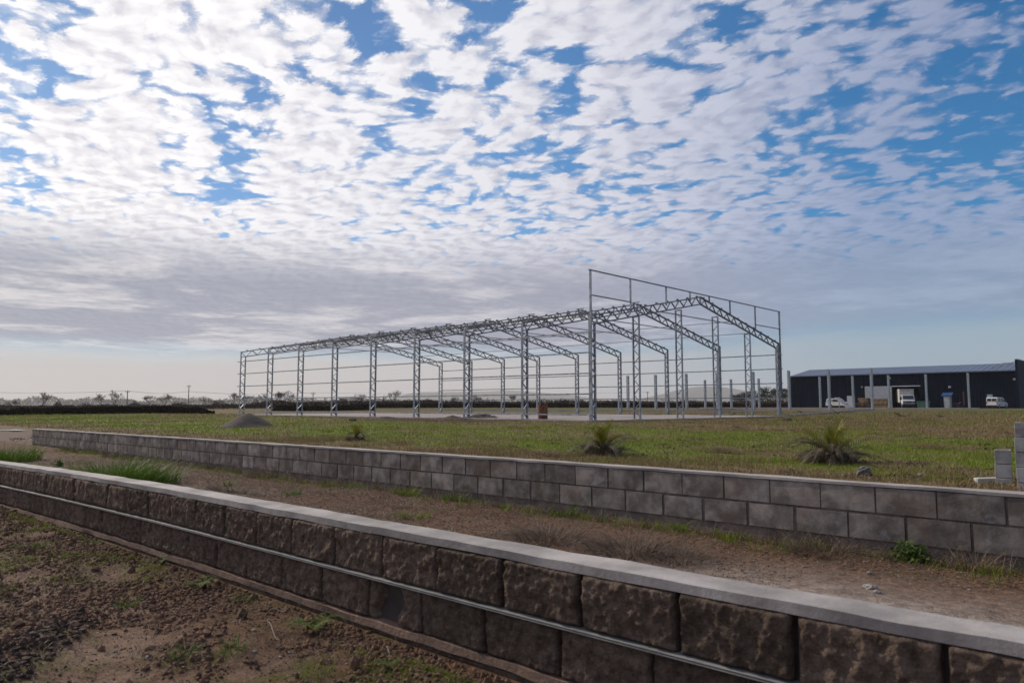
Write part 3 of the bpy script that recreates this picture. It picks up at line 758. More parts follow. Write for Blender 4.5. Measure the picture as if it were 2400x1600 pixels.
for px in rowA:
    x = at_y(px, 91.7); z = tz(x, 91.7)
    if first: pA.location = (x, 91.7, z); pA['label'] = words[px]; first = False
    else: dup(pA, (x, 91.7, z), 0, words[px])
pB = lattice_post(4.75); first = True
for px in rowB:
    x = at_y(px, 112.6); z = tz(x, 112.6)
    if first: pB.location = (x, 112.6, z); pB['label'] = wordsB[px]; first = False
    else: dup(pB, (x, 112.6, z), 0, wordsB[px])
b = MB(); xa, xb = at_y(1440, 91.4), at_y(2045, 91.4); b.box(xa, xb, 91.2, 91.75, -0.2, tz(xb, 91.4) + 0.14)
o = b.build('foundation_beam', M_conc); tag(o, 'long concrete foundation beam under the nearer row of lattice posts', 'foundation beam', 'concrete foundation beams in the field')
b = MB(); xa, xb = at_y(1640, 112.3), at_y(2290, 112.3); b.box(xa, xb, 112.1, 112.7, 0, tz(xb, 112.3) + 0.14)
o = b.build('foundation_beam', M_conc); tag(o, 'farther concrete foundation beam under the row of posts before the warehouse', 'foundation beam', 'concrete foundation beams in the field')
b = MB()
p0 = on_z(1834, 973.5, 0.02); p1 = (at_y(2038, 91.0), 91.0)
N = 14
for i in range(N):
    q0 = [p0[j] + (p1[j] - p0[j]) * i / N for j in (0, 1)]; q1 = [p0[j] + (p1[j] - p0[j]) * (i + 1) / N for j in (0, 1)]
    b.bar((q0[0], q0[1], tz(*q0) + .06), (q1[0], q1[1], tz(*q1) + .03), 0.28, 0.2)
o = b.build('foundation_beam', M_conc); tag(o, 'slanting concrete beam in the grass from the frame corner to the tallest post', 'foundation beam', 'concrete foundation beams in the field')

# ------------------------------------------------------------------ vehicles at the warehouse
def wheels(root, xs, half, r, w=0.2, name='wheel'):
    for x in xs:
        for s_ in (-1, 1):
            b = MB(); b.lathe([(r*.55, -w/2), (r*.95, -w/2), (r, -w/2+.03), (r, w/2-.03), (r*.95, w/2), (r*.55, w/2)], 18, (x, s_*half, r), 'y')
            t = b.build('wheel', M_tyre, root)
            b = MB(); b.lathe([(r*.1, s_*(w/2+.012)), (r*.5, s_*(w/2+.01)), (r*.54, s_*(w/2-.02))], 12, (x, s_*half, r), 'y'); b.build('rim', M_rim, t)
# local axes: x forward, y left
van = thing('parked_van', 'small white panel van seen from behind, parked before the warehouse at the right', 'van')
prof = [(-2.0, .30), (-2.05, .55), (-2.02, 1.15), (-1.92, 1.75), (-1.7, 1.83), (0.2, 1.82), (0.55, 1.70), (1.15, 1.12), (1.85, .92), (2.02, .72), (2.02, .30)]
b = MB(); b.prism(prof, -0.83, 0.83); b.build('body', M_white, van, bevel=0.06)
for s_ in (-1, 1):
    b = MB(); b.prism([(s_*.08, 1.18), (s_*.68, 1.18), (s_*.66, 1.62), (s_*.08, 1.62)], -2.06, -1.9, 'yz'); b.build('rear_window', M_glass, van)
for s_ in (-1, 1):
    for pl in ([(-1.6, 1.15), (-.75, 1.15), (-.75, 1.62), (-1.55, 1.62)], [(-.6, 1.15), (.85, 1.15), (.35, 1.62), (-.6, 1.62)]):
        b = MB(); b.prism(pl, s_*.832, s_*.842); b.build('side_window', M_glass, van)
b = MB(); b.add([(.62, -.7, 1.66), (.62, .7, 1.66), (1.16, .74, 1.15), (1.16, -.74, 1.15)], [(0, 1, 2, 3)]); b.build('windscreen', M_glass, van)
for s_ in (-1, 1):
    b = MB(); b.box(-2.08, -2.02, s_*.78-.06, s_*.78+.06, .75, 1.15); b.build('tail_light', M_red, van)
    b = MB(); b.box(.75, .95, s_*.95-.09, s_*.95+.09, 1.1, 1.3); b.build('mirror', M_black_pl, van)
b = MB(); b.box(-2.14, -1.95, -.84, .84, .30, .52); b.build('rear_bumper', M_black_pl, van)
wheels(van, (-1.3, 1.25), .76, .31)
vx = at_y(2333, 146); van.location = (vx, 146, tz(vx, 146)); van.rotation_euler = (0, 0, R(78))

truck = thing('box_truck', 'white box truck facing the camera, parked in the open warehouse doorway', 'truck')
b = MB(); b.prism([(2.9, .55), (2.9, 1.25), (2.55, 1.42), (2.15, 2.15), (1.2, 2.2), (1.2, .55)], -0.92, 0.92); b.build('cab', M_white, truck, bevel=.06)
b = MB(); b.box(-3.2, 1.1, -1.08, 1.08, .95, 3.15); b.build('cargo_box', mat('cream_box', (0.50, 0.47, 0.43), .6), truck)
b = MB(); b.box(-3.2, 1.25, -1.1, 1.1, 3.152, 3.20); b.build('roof_edge', M_whitem, truck)
b = MB(); b.add([(2.585, -.8, 1.46), (2.585, .8, 1.46), (2.19, .76, 2.08), (2.19, -.76, 2.08)], [(0, 1, 2, 3)]); b.build('windscreen', M_glass, truck)
for s_ in (-1, 1):
    b = MB(); b.prism([(1.35, 1.4), (2.4, 1.4), (2.05, 2.0), (1.35, 2.0)], s_*.922, s_*.93); b.build('side_window', M_glass, truck)
b = MB(); b.box(2.85, 3.0, -.95, .95, .38, .72); b.build('bumper', M_black_pl, truck)
b = MB(); b.box(2.905, 2.93, -.5, .5, .85, 1.1); b.build('grille', M_black_pl, truck)
for s_ in (-1, 1):
    b = MB(); b.box(2.90, 2.94, s_*.72-.14, s_*.72+.14, .85, 1.1); b.build('headlight', M_glass, truck)
    b = MB(); b.box(2.2, 2.3, s_*1.15-.1, s_*1.15+.1, 1.35, 1.8); b.build('mirror', M_black_pl, truck)
b = MB(); b.box(-3.2, 2.4, -.4, .4, .55, .93); b.build('chassis', M_black_pl, truck)
wheels(truck, (-2.0, 2.0), .82, .42, .25)
tx = at_y(2120, 149.5); truck.location = (tx, 149.5, tz(tx, 149.5)); truck.rotation_euler = (0, 0, R(-66)); truck.scale = (1.1, 1.1, 1.1)

pick = thing('pickup', 'white double-cab pickup side-on beside the black wall, behind the tilted plank', 'pickup')
prof = [(-2.5, .5), (-2.52, 1.0), (-2.4, 1.05), (-2.3, 1.65), (-2.05, 1.78), (-0.3, 1.78), (.55, 1.15), (1.9, 1.02), (2.2, .85), (2.25, .45), (-2.4, .42)]
b = MB(); b.prism(prof, -.85, .85); b.build('body', M_white, pick, bevel=.05)
for s_ in (-1, 1):
    for pl in ([(-2.1, 1.15), (-1.3, 1.15), (-1.3, 1.62), (-2.0, 1.62)], [(-1.15, 1.15), (.15, 1.15), (-.35, 1.62), (-1.15, 1.62)]):
        b = MB(); b.prism(pl, s_*.852, s_*.86); b.build('side_window', M_glass, pick)
b = MB(); b.add([(-.27, -.72, 1.72), (-.27, .72, 1.72), (.50, .76, 1.21), (.50, -.76, 1.21)], [(0, 1, 2, 3)]); b.build('windscreen', M_glass, pick)
wheels(pick, (-1.5, 1.4), .78, .36)
px_ = at_y(1968, 140); pick.location = (px_, 140, tz(px_, 140)); pick.rotation_euler = (0, 0, R(-10))

# plank ramp, pallets, kiosk and yard clutter
x0_ = at_y(1960, 128); x1_ = at_y(1991, 128); zz = tz(x0_, 128)
r_ = thing('loading_ramp', 'long pale ramp tilted down to the right in front of the white pickup', 'ramp', (x0_, 128, zz))
b = MB(); b.bar((0, 0, 1.75), (x1_ - x0_, -0.5, 0.06), 1.3, 0.12); b.build('deck', mat('pale_board', (.5, .44, .40), .8), r_)
for q in ((.3, 1.5), (1.6, .9)):
    b = MB(); b.bar((q[0], 0, 0), (q[0], 0, q[1]), .1, .1); b.build('trestle', M_galv, r_)
def pallet():
    r_ = thing('pallet', 'x', 'pallet', group='stacked wooden pallets')
    b = MB()
    for i in range(7): b.box(-.6 + i*.18, -.6 + i*.18 + .11, -.5, .5, .12, .145)
    for i in range(3): b.box(-.6, .6, -.5 + i*.45, -.4 + i*.45, .02, .118)
    b.build('deck', M_wood, r_)
    return r_
pal = pallet(); pal['label'] = 'wooden pallet at the bottom of the loose stack left of the roller door'
bx = at_y(2022, 144); bz = tz(bx, 144); pal.location = (bx, 144, bz); pal.scale = (1.4, 1.4, 1.4)
lv = ['second from the bottom', 'third from the bottom', 'in the middle', 'fifth from the bottom', 'sixth from the bottom', 'third from the top', 'second from the top', 'on the very top']
for i in range(8):
    dup(pal, (bx + random.uniform(-.2, .2), 144, bz + .21 * (i + 1)), random.uniform(-.15, .15), 'wooden pallet %s of the loose stack left of the roller door' % lv[i])
bx2 = at_y(2012, 143)
for i, w_ in enumerate(('bottom', 'middle', 'top')):
    dup(pal, (bx2, 143, bz + .21 * i + .4), R(90), 'wooden pallet at the %s of the low pile behind the loading ramp' % w_)
for j in range(3):                                       # upright pallets under the roller door
    c = dup(pal, (at_y(2049 + j * 12, 148.8), 148.8, bz + .9), 0, 'pallet standing upright under the roller door, %s of three' % ('leftmost', 'middle', 'rightmost')[j])
    c.rotation_euler = (R(90), R(90), 0)
k_ = thing('kiosk', 'narrow white cabin with a blue sheet roof against the black wall', 'kiosk', (at_y(2218, 146), 146, bz))
b = MB(); b.box(-.5, .5, -.5, .5, 0, 2.15); b.build('walls', mat('cabin_white', (.42, .41, .40), .7, 0, .3, 3), k_)
b = MB()
for i in range(6): b.add([(-.80 + i*.27, -.8, 2.2), (-.57 + i*.27, -.8, 2.2), (-.57 + i*.27, .6, 2.75), (-.80 + i*.27, .6, 2.75)], [(0, 1, 2, 3)]); b.box(-.80 + i*.27, -.57 + i*.27, -.8, -.76, 2.12, 2.25)
b.build('roof', M_blue, k_)
b = MB(); b.box(-.35, .35, -.53, -.503, .05, 1.95); b.build('door', M_whitem, k_)
x = at_y(2255.5, 147); b = MB(); b.bar((x, 147, bz), (x, 147, bz + 2.9), .14, .14); b.box(x-.16, x+.16, 146.84, 147.16, bz, bz+.1); o = b.build('post', mat('rusty_red', (.20, .06, .045), .8)); tag(o, 'thin rust-red post between the kiosk and the rightmost lattice post', 'post')
x = at_y(2161, 143); b = MB(); b.prism([(-.8, .1), (.8, .1), (.95, 1.15), (-.95, 1.15)], -.6, .6); b.box(-.98, .98, -.65, .65, 1.152, 1.25)
o = b.build('waste_bin', mat('green_plastic', (.05, .14, .10), .6), None, bevel=.03); o.location = (x, 143, tz(x, 143)); tag(o, 'green waste bin beside the post right of the truck', 'bin')
x = at_y(1992, 138); r_ = thing('storage_box', 'upright pale metal cabinet standing between the pickup and the pallets', 'cabinet', (x, 138, tz(x, 138)))
b = MB(); b.box(-.55, .55, -.4, .4, 0, 2.2); b.build('body', M_whitem, r_); b = MB(); b.box(-.45, .45, -.425, -.403, .15, 2.05); b.build('door', M_white, r_)
m_ = thing('motorcycle', 'small dark motorcycle parked right of the kiosk', 'motorcycle', (at_y(2242, 144), 144, tz(at_y(2242, 144), 144)), R(20))
for xx in (-.65, .65):
    b = MB(); b.lathe([(.22, -.05), (.31, -.05), (.31, .05), (.22, .05)], 16, (xx, 0, .31), 'y'); b.build('wheel', M_tyre, m_)
b = MB(); b.tube([(-.65, 0, .31), (-.1, 0, .45), (.35, 0, .85), (.65, 0, .31)], .05, 6); b.box(-.2, .2, -.12, .12, .25, .6); b.build('frame', M_black_pl, m_)
b = MB(); b.tube([(-.75, 0, .78), (-.3, 0, .75), (.0, 0, .80)], [.08, .12, .08], 8); b.build('seat', M_black_pl, m_)
b = MB(); b.tube([(.05, 0, .82), (.3, 0, .9)], [.13, .1], 8); b.build('tank', M_red, m_)
b = MB(); b.tube([(.38, -.3, 1.05), (.42, 0, .95), (.38, .3, 1.05)], .02, 5); b.build('handlebar', M_rim, m_)

# ------------------------------------------------------------------ rusty drum, sand and earth heaps by the slab
dxy = on_z(1272.5, 981.5, 0.0)
drum = thing('oil_drum', 'rusty brown steel drum standing on the concrete floor inside the frame', 'drum', (dxy[0], dxy[1], 0.001))
M_rust = mat('rust', (0.20, 0.075, 0.035), 0.9, 0, .35, 6, .3, 30, col2=(0.075, 0.035, 0.025))
b = MB(); pr = [(.285, 0)]
for i, z in enumerate(np.linspace(0.02, .86, 29)):
    pr.append((.285 + (.014 if abs(z-.30) < .03 or abs(z-.59) < .03 else 0) + (.010 if z < .03 or z > .84 else 0), float(z)))
pr += [(.285, .88), (.27, .88), (.268, .855)]; b.lathe(pr, 28); b.build('shell', M_rust, drum)
b = MB(); b.tube([(.20, -.1, .86), (.20, -.1, .95), (.26, -.06, .97)], .015, 5); b.build('tap', M_rim, drum)

def heap(name, x, y, rx, ry, h, mat_, label, cat, seed, n=56, rough=.10, power=1.0, rz=0):
    u = np.linspace(-1.15, 1.15, n); U, V_ = np.meshgrid(u, u); r = np.sqrt(U**2 + V_**2)
    Z = np.clip(1 - r, -.12, 1)
    Z = np.where(Z > 0, 1 - np.abs(1 - Z) ** (1 + power), Z) if power != 1 else Z
    Z = -np.log(np.exp(-8*Z) + np.exp(-8*0.93)) / 8
    Z = Z * h + fbm(U*3 + seed, V_*3, seed, 5, .6) * rough * h * 2 * (r < 1.02)
    X = x + U*rx; Y = y + V_*ry
    Zg = Z + terr(X, Y)
    i = np.arange(n*n).reshape(n, n)
    o = mesh_np(name, np.stack([X.ravel()-x, Y.ravel()-y, Zg.ravel()], 1), np.stack([i[:-1,:-1], i[:-1,1:], i[1:,1:], i[1:,:-1]], -1).reshape(-1, 4), mat_, None, True)
    o.location = (x, y, 0); return tag(o, label, cat)
M_sand = mat('grey_sand', (0.058, 0.045, 0.038), 0.95, 0, .2, 3, .6, 40)
M_earth = mat('turned_earth', (0.075, 0.050, 0.038), 0.95, 0, .35, 3, .9, 14, dist=.06)
sx, sy = on_z(555, 992, -0.09)
heap('sand_heap', sx, sy + .6, 1.45, 1.35, .80, M_sand, 'smooth grey cone of sand in the grass at the far left end of the frame', 'heap', 3, rough=.03)
for px, py, rx, ry, h, sd_, lb in ((1130, 982, 1.6, 1.0, .42, 11, 'dark clod heap in front of the third and fourth columns of the frame'),
                                (1060, 984, 1.6, .9, .26, 12, 'low dark earth heap left of the tallest clod heap by the slab'),
                                (905, 984.5, 1.5, .9, .28, 13, 'low dark earth heap before the fifth column of the frame'),
                                (1690, 968, 3.5, 2.2, .30, 14, 'long brown earth heap beyond the gable end of the frame')):
    x, y = on_z(px, py, -.10)
    heap('earth_heap', x, y, rx, ry, h, M_earth, lb, 'heap', sd_, rough=.35)
x, y = on_z(826, 986, -.1); 

def rock(name, x, y, w, d, h, mat_, label, seed, cat='rock', sink=.03):
    import bmesh
    bm = bmesh.new(); bmesh.ops.create_icosphere(bm, subdivisions=4, radius=.5)
    r_ = np.array([v.co[:] for v in bm.verts]);
    n1_ = fbm(r_[:,0]*3 + seed, r_[:,1]*3 + r_[:,2]*2.3, seed, 4, .6); n2_ = fbm(r_[:,2]*5 + seed, r_[:,0]*5 - r_[:,1]*4, seed+3, 4, .6)
    for v, a, c in zip(bm.verts, n1_, n2_): v.co = Vector((v.co.x * w, v.co.y * d, v.co.z * h)) * (1 + a * .8 + c * .45)
    me = bpy.data.meshes.new(name); bm.to_mesh(me); bm.free(); me.materials.append(mat_)
    o = bpy.data.objects.new(name, me); COL.objects.link(o); o.location = (x, y, tz(x, y) + h * .5 - sink); o.rotation_euler = (0, 0, seed)
    return tag(o, label, cat)
rock('rubble_block', x, y, .45, .3, .22, M_darkstone, 'grey lump of concrete rubble in the grass before the fifth column', 7, 'rubble')
x, y = on_z(2026, 1121, -.37); rock('rock', x, y, .25, .20, .17, M_darkstone, 'larger dark rock with a pale side, right of the bigger palm', 1)
x, y = on_z(2158, 1124, -.37); rock('rock', x, y, .12, .10, .075, M_stone, 'small pale rock between the dark rock and the block pillars', 2)
x, y = on_z(2040, 1378, -.27); rock('stone', x, y, .085, .06, .035, M_stone, 'white stone on the pale dried mud between the walls', 3, 'stone', .008)
x, y = on_z(2055, 1390, -.27); rock('stone', x, y, .05, .04, .022, M_stone, 'small white stone touching the larger one on dried mud', 4, 'stone', .006)
x, y = on_z(2272, 1382, -.27); rock('stone', x, y, .022, .018, .016, M_stone, 'tiny round white stone at the right on dried mud', 5, 'stone', .004)
x, y = on_z(2037, 1349, -.27); rock('stone', x, y, .03, .022, .02, M_stone, 'tiny white stone above the larger white stone on dried mud', 6, 'stone', .004)

# ------------------------------------------------------------------ loose block pillars at the right
M_pblock = mat('pale_grey_block', (.40, .385, .365), .93, 0, .3, 4, .5, 40)
def block_pillar(px, py, zt, n, label, rz, half_left=False):
    x, y = on_z(px, py, -.40)
    r_ = thing('block_pillar', label, 'pillar', (x, y, -.41), rz)
    for i in range(n):
        b = MB(); z0 = i * .198; w, d, t, h = .195, .195, .03, .188
        b.box(-w/2, w/2, -d/2, -d/2+t, z0, z0+h); b.box(-w/2, w/2, d/2-t, d/2, z0, z0+h)
        b.box(-w/2, -w/2+t, -d/2+t, d/2-t, z0, z0+h); b.box(w/2-t, w/2, -d/2+t, d/2-t, z0, z0+h)
        o = b.build('block', M_pblock, r_, bevel=.004); o.location = (random.uniform(-.006, .006), random.uniform(-.006, .006), 0)
        if i < n - 1:
            b = MB(); b.box(-w/2+.008, w/2-.008, -d/2+.008, d/2-.008, z0+h+.001, z0+.1975); b.build('mortar', M_bmort, r_)
    return r_
block_pillar(2355, 1150, 0, 3, 'short pillar of three stacked grey hollow blocks with an open top, right edge', R(8))
block_pillar(2408, 1163, 0, 5, 'taller pillar of stacked grey blocks cut off by the right edge', R(5))
x, y = on_z(2316, 1148, -.40); b = MB(); b.box(-.15, .15, -.08, .08, 0, .11); o = b.build('loose_block', M_pblock, None, bevel=.008); o.location = (x, y, tz(x, y) - .01); o.rotation_euler = (0, R(-3), R(30)); tag(o, 'grey block lying in the dry grass left of the short pillar', 'block')

# ------------------------------------------------------------------ foliage helpers
def blades(name, P0, h, w, lean, mat_, az=None, segs=2, curve=0.5, hj=0.35, parent=None):
    """grass blades: P0 (n,3) roots; h,w sizes; lean 0..1; each blade a tapering ribbon"""
    n = len(P0); h = h * (1 + hj * rng.standard_normal(n)).clip(.35, 2); w = np.broadcast_to(w, n)
    a = rng.uniform(0, 2*np.pi, n) if az is None else az
    ln = np.abs(lean * (0.4 + rng.random(n)))
    dx, dy = np.cos(a), np.sin(a); f = rng.uniform(0, 2*np.pi, n); sx, sy = np.cos(f), np.sin(f)
    rows = []
    for i in range(segs + 1):
        t = i / segs
        out = h * ln * (t ** (1 + curve)); up = h * (t - 0.35 * ln * t * t)
        c = P0 + np.stack([dx*out, dy*out, up], 1)
        ww = w * (1 - t) ** 0.7 / 2 if i < segs else None
        if ww is None: rows.append(c)
        else:
            s_ = np.stack([sx*ww, sy*ww, 0*ww], 1); rows.append(c - s_); rows.append(c + s_)
    V = np.stack(rows, 1)                                  # n, 2*segs+1, 3
    m_ = 2 * segs + 1; tri = []
    for i in range(segs - 1):
        tri += [(2*i, 2*i+1, 2*i+3), (2*i, 2*i+3, 2*i+2)]
    tri.append((2*segs-2, 2*segs-1, 2*segs))
    F = (np.array(tri)[None] + (np.arange(n) * m_)[:, None, None]).reshape(-1, 3)
    return mesh_np(name, V.reshape(-1, 3), F, mat_, parent)
def cards(name, C, size, mat_, parent=None, flat=0.0):
    """leaf-sized triangles with random orientation round the points C"""
    n = len(C); sz = np.broadcast_to(size, n)[:, None] * rng.uniform(.5, 1.3, (n, 1))
    u = rng.standard_normal((n, 3)); v = rng.standard_normal((n, 3))
    if flat: u[:, 2] *= (1 - flat); v[:, 2] *= (1 - flat)
    u /= np.linalg.norm(u, axis=1)[:, None]; v /= np.linalg.norm(v, axis=1)[:, None]
    V = np.stack([C - u*sz*.5, C + u*sz*.5, C + v*sz*.8], 1).reshape(-1, 3)
    return mesh_np(name, V, np.arange(3*n).reshape(-1, 3), mat_, parent)
def ground_pts(x, y, dz_=0.0): return np.stack([x, y, terr(x, y) + dz_], 1)
def view_pts(n, d0, d1, ymin, ymax, px0=-150, px1=2550, power=1.0):
    """random ground places between two distances from the camera, thinning with distance"""
    t = rng.random(n); d = d0 * (d1 / d0) ** (t ** power)
    u = (rng.uniform(px0, px1, n) - 1200) / 1720 * d
    x = u * CY - d * SY; y = u * SY + d * CY
    k = (y > ymin) & (y < ymax); return x[k], y[k]

# field grass
def slab_free(x, y): return ~((x > XS - 41.5) & (x < XS + .7) & (y > YS - .5) & (y < YS + WID + .8))
x, y = view_pts(290000, 7.5, 75, 8.0, 90, -150, 3200); k = slab_free(x, y) & ~((x < -24) & (y < 11)); x, y = x[k], y[k]
pn = fbm(x*.35, y*.7, 61, 4) + fbm(x*2, y*2, 63, 2)*.4
dryk = (pn + .15*smooth01((y-22)/8) + .20*smooth01((14.0-y)/2)) > .02
dd = np.hypot(x, y)
g = blades('field_grass', ground_pts(x[~dryk], y[~dryk], -.005), .050 + .0012*dd[~dryk], .004 + .0006*dd[~dryk], .5, M_field); tag(g, 'short green grass of the field behind the block wall', 'grass', kind='stuff')
g = blades('dry_field_grass', ground_pts(x[dryk][::1], y[dryk][::1], -.005), .045 + .001*dd[dryk], .004 + .0005*dd[dryk], .6, M_dry); tag(g, 'dry straw-coloured grass patches in the field', 'grass', kind='stuff')
# tall tussocks that catch light in the near field
x, y = view_pts(700, 6.5, 30, 6.2, 30); k = slab_free(x, y) & ~((x < -24) & (y < 11)) & (fbm(x*.5, y*.5, 71, 3) > -.02); x, y = x[k], y[k]
xs = np.repeat(x, 26) + rng.normal(0, .10, len(x)*26); ys = np.repeat(y, 26) + rng.normal(0, .08, len(x)*26)
g = blades('tussocks', ground_pts(xs, ys, -.01), .09, .007, .6, M_field); tag(g, 'slightly taller tussocks of green grass in the field', 'grass', kind='stuff')
# dry fringe directly behind the block wall
xs = np.concatenate([rng.uniform(-24, 3, 60000), rng.uniform(-24, 3, 8000)]); ys = np.concatenate([rng.uniform(9.5, 14.0, 60000), 5.93 + np.abs(rng.normal(0, .5, 8000))])
k = (fbm(xs*.6, ys*.9, 75, 4, .6) > -.02 + .15*smooth01((ys-12)/2)) ; xs, ys = xs[k], ys[k]
g = blades('dry_fringe_grass', ground_pts(xs, ys, -.01), .13, .008, .6, M_dry); tag(g, 'tan dry grass fringe along the back of the block wall', 'grass', kind='stuff')

# between the walls
xs = rng.uniform(-20, 1, 120000); ys = rng.uniform(2.45, 5.72, 120000)
k = (fbm(xs*1.3, ys*1.3, 81, 4, .6) > -.10) & ~((xs > -1.9) & (ys < 5.0) & (rng.random(len(xs)) < .93)); xs, ys = xs[k], ys[k]
g = cards('straw_litter', ground_pts(xs, ys, .005), .016, M_litter, flat=.8); tag(g, 'scattered straw, chips and crumbs of soil on the strip between the walls', 'litter', kind='stuff')
ws = rng.uniform(-16, -.4, 620); wy = 2.6 + 3.05 * rng.random(620) ** .75; k = (fbm(ws*.7, wy*.7, 83, 3) > -.05) & ~((ws > -2.0) & (wy < 5.1)); ws, wy = ws[k], wy[k]
xs = np.repeat(ws, 34) + rng.normal(0, .085, len(ws)*34); ys = np.repeat(wy, 34) + rng.normal(0, .06, len(ws)*34)
g = blades('dead_weeds', ground_pts(xs, ys, -.005), .075, .003, 2.0, M_dead, segs=3, hj=.6); tag(g, 'low brown dead weeds matted on the strip between the walls', 'weeds', kind='stuff')
xs = rng.uniform(-16, .5, 22000); ys = rng.uniform(2.5, 5.7, 22000); k = (fbm(xs*1.1, ys*1.1, 87, 4, .6) > -.02) & ~((xs > -1.9) & (ys < 4.9)); xs, ys = xs[k], ys[k]
g = blades('strip_straw', ground_pts(xs, ys, .004), .07, .0026, 2.3, M_dead, segs=3, hj=.6); tag(g, 'thin dry stalks lying over the strip between the walls', 'litter', kind='stuff')
ws = rng.uniform(-20, 1, 300); wy = 5.60 - np.abs(rng.normal(0, .07, 300)); xs = np.repeat(ws, 16) + rng.normal(0, .05, 4800); ys = np.minimum(np.repeat(wy, 16) + rng.normal(0, .03, 4800), 5.7)
g = blades('wall_foot_stalks', ground_pts(xs, ys, -.005), .11, .004, .8, M_dead, segs=3, hj=.5); tag(g, 'dry stalks standing along the foot of the block wall', 'weeds', kind='stuff')
ws = rng.uniform(-20, 1, 240); wy = 5.58 - np.abs(rng.normal(0, .14, 240))
xs = np.repeat(ws, 18) + rng.normal(0, .05, 240*18); ys = np.minimum(np.repeat(wy, 18) + rng.normal(0, .04, 240*18), 5.7)
g = blades('wall_foot_weeds', ground_pts(xs, ys, -.005), .085, .005, .7, M_field); tag(g, 'small green and yellowish weeds along the foot of the block wall', 'weeds', kind='stuff')

def leafy(label, x, y, n, rad, h, size, mat_):
    size *= 1.6
    P = rng.standard_normal((n, 3)) * np.array([rad*.55, rad*.45, h*.35]); P[:, 2] = np.abs(P[:, 2]); P[:, 2] += tz(x, y)
    o = cards('weed', P, size, mat_); o.location = (x, y, 0); return tag(o, label, 'weed')
def tuft(name, label, cat, x, y, n, rad, h, w, lean, mat_, segs=3, group=None, hj=.35):
    a = rng.uniform(0, 2*np.pi, n); r = rad * np.sqrt(rng.random(n))
    X = x + r*np.cos(a); Y = y + r*np.sin(a); a2 = a + rng.normal(0, .5, n)
    P = ground_pts(X, Y, -.01); P[:, 0] -= x; P[:, 1] -= y
    o = blades(name, P, h, w, lean, mat_, a2, segs, hj=hj); o.location = (x, y, 0); return tag(o, label, cat, group)
def clear_wall(x, y): return (x, min(y, 5.60))
x, y = on_z(250, 1132, -.24); tuft('grass_clump', 'big lush green grass clump behind the near wall at the left', 'grass clump', x + .1, max(y, 2.9), 1500, .55, .30, .010, .75, M_green)
x, y = on_z(330, 1130, -.24); tuft('grass_clump', 'right-hand drooping side of bright grass running down from the big clump', 'grass clump', x + .1, max(y, 2.9), 900, .42, .27, .009, .9, M_green)
x, y = on_z(12, 1078, -.26); tuft('grass_clump', 'bright green grass clump cut by the left edge of the photo', 'grass clump', x, y, 1100, .6, .28, .010, .6, M_green)
x, y = on_z(140, 1090, -.26)
for (px, py, n, rad, h, m_, lb) in (
    (140, 1092, 160, .10, .17, M_broad, 'small dark leafy weed left of the big grass clump'),
    (688, 1166, 170, .10, .10, M_green, 'isolated green tuft on bare soil below the middle of the block wall'),
    (530, 1140, 90, .06, .14, M_green, 'thin green tuft just behind the near wall top'),
    (955, 1162, 240, .16, .15, M_field, 'yellow-green tuft against the foot of the block wall near centre'),
    (1090, 1172, 240, .16, .12, M_green, 'green leafy weed at the wall foot right of the yellowish tuft'),
    (965, 1215, 220, .20, .09, M_field, 'flat olive tuft in the middle of the strip'),
    (1322, 1208, 220, .13, .13, M_green, 'green weed with yellow leaves at the wall foot by an open joint'),
    (1640, 1232, 120, .06, .12, M_field, 'slim yellow-green tuft at the wall foot'),
    (2145, 1308, 420, .13, .15, M_broad, 'dark bushy green weed at the foot of the wall at the right'),
    (2300, 1330, 260, .12, .16, M_dry, 'tan dry tuft at the wall foot near the right edge'),
    (1930, 1300, 300, .17, .15, M_dead, 'tangle of dry stalks at the wall foot left of the bushy weed'),
    (1290, 1262, 420, .24, .16, M_dead, 'grey brown twiggy weed in the middle of the strip'),
    (1480, 1290, 460, .26, .17, M_dead, 'largest grey twiggy weed, near the pale dried mud'),
    (1575, 1305, 300, .20, .13, M_dead, 'grey twiggy weed just left of the pale dried mud'),
    (650, 1116, 340, .26, .17, M_dead, 'dry twiggy weed along the wall foot right of the green clump'),
    (540, 1165, 300, .20, .14, M_dead, 'dead weed just behind the near wall top at left centre')):
    x, y = clear_wall(*on_z(px, py, -.27))
    if m_ is M_broad: leafy(lb, x, y, n*2, rad*.65, h*.9, .022, m_); continue
    if m_ is not M_dead: n, rad, h = int(n*.7), rad*.75, h*.75
    tuft('weed', lb, 'weed', x, y, n*2 if m_ is M_dead else n, rad*1.15, h*(.95 if m_ is M_dead else 1), .0036 if m_ in (M_dead, M_dry) else .008, 1.9 if m_ is M_dead else 1.0, m_, hj=.5)

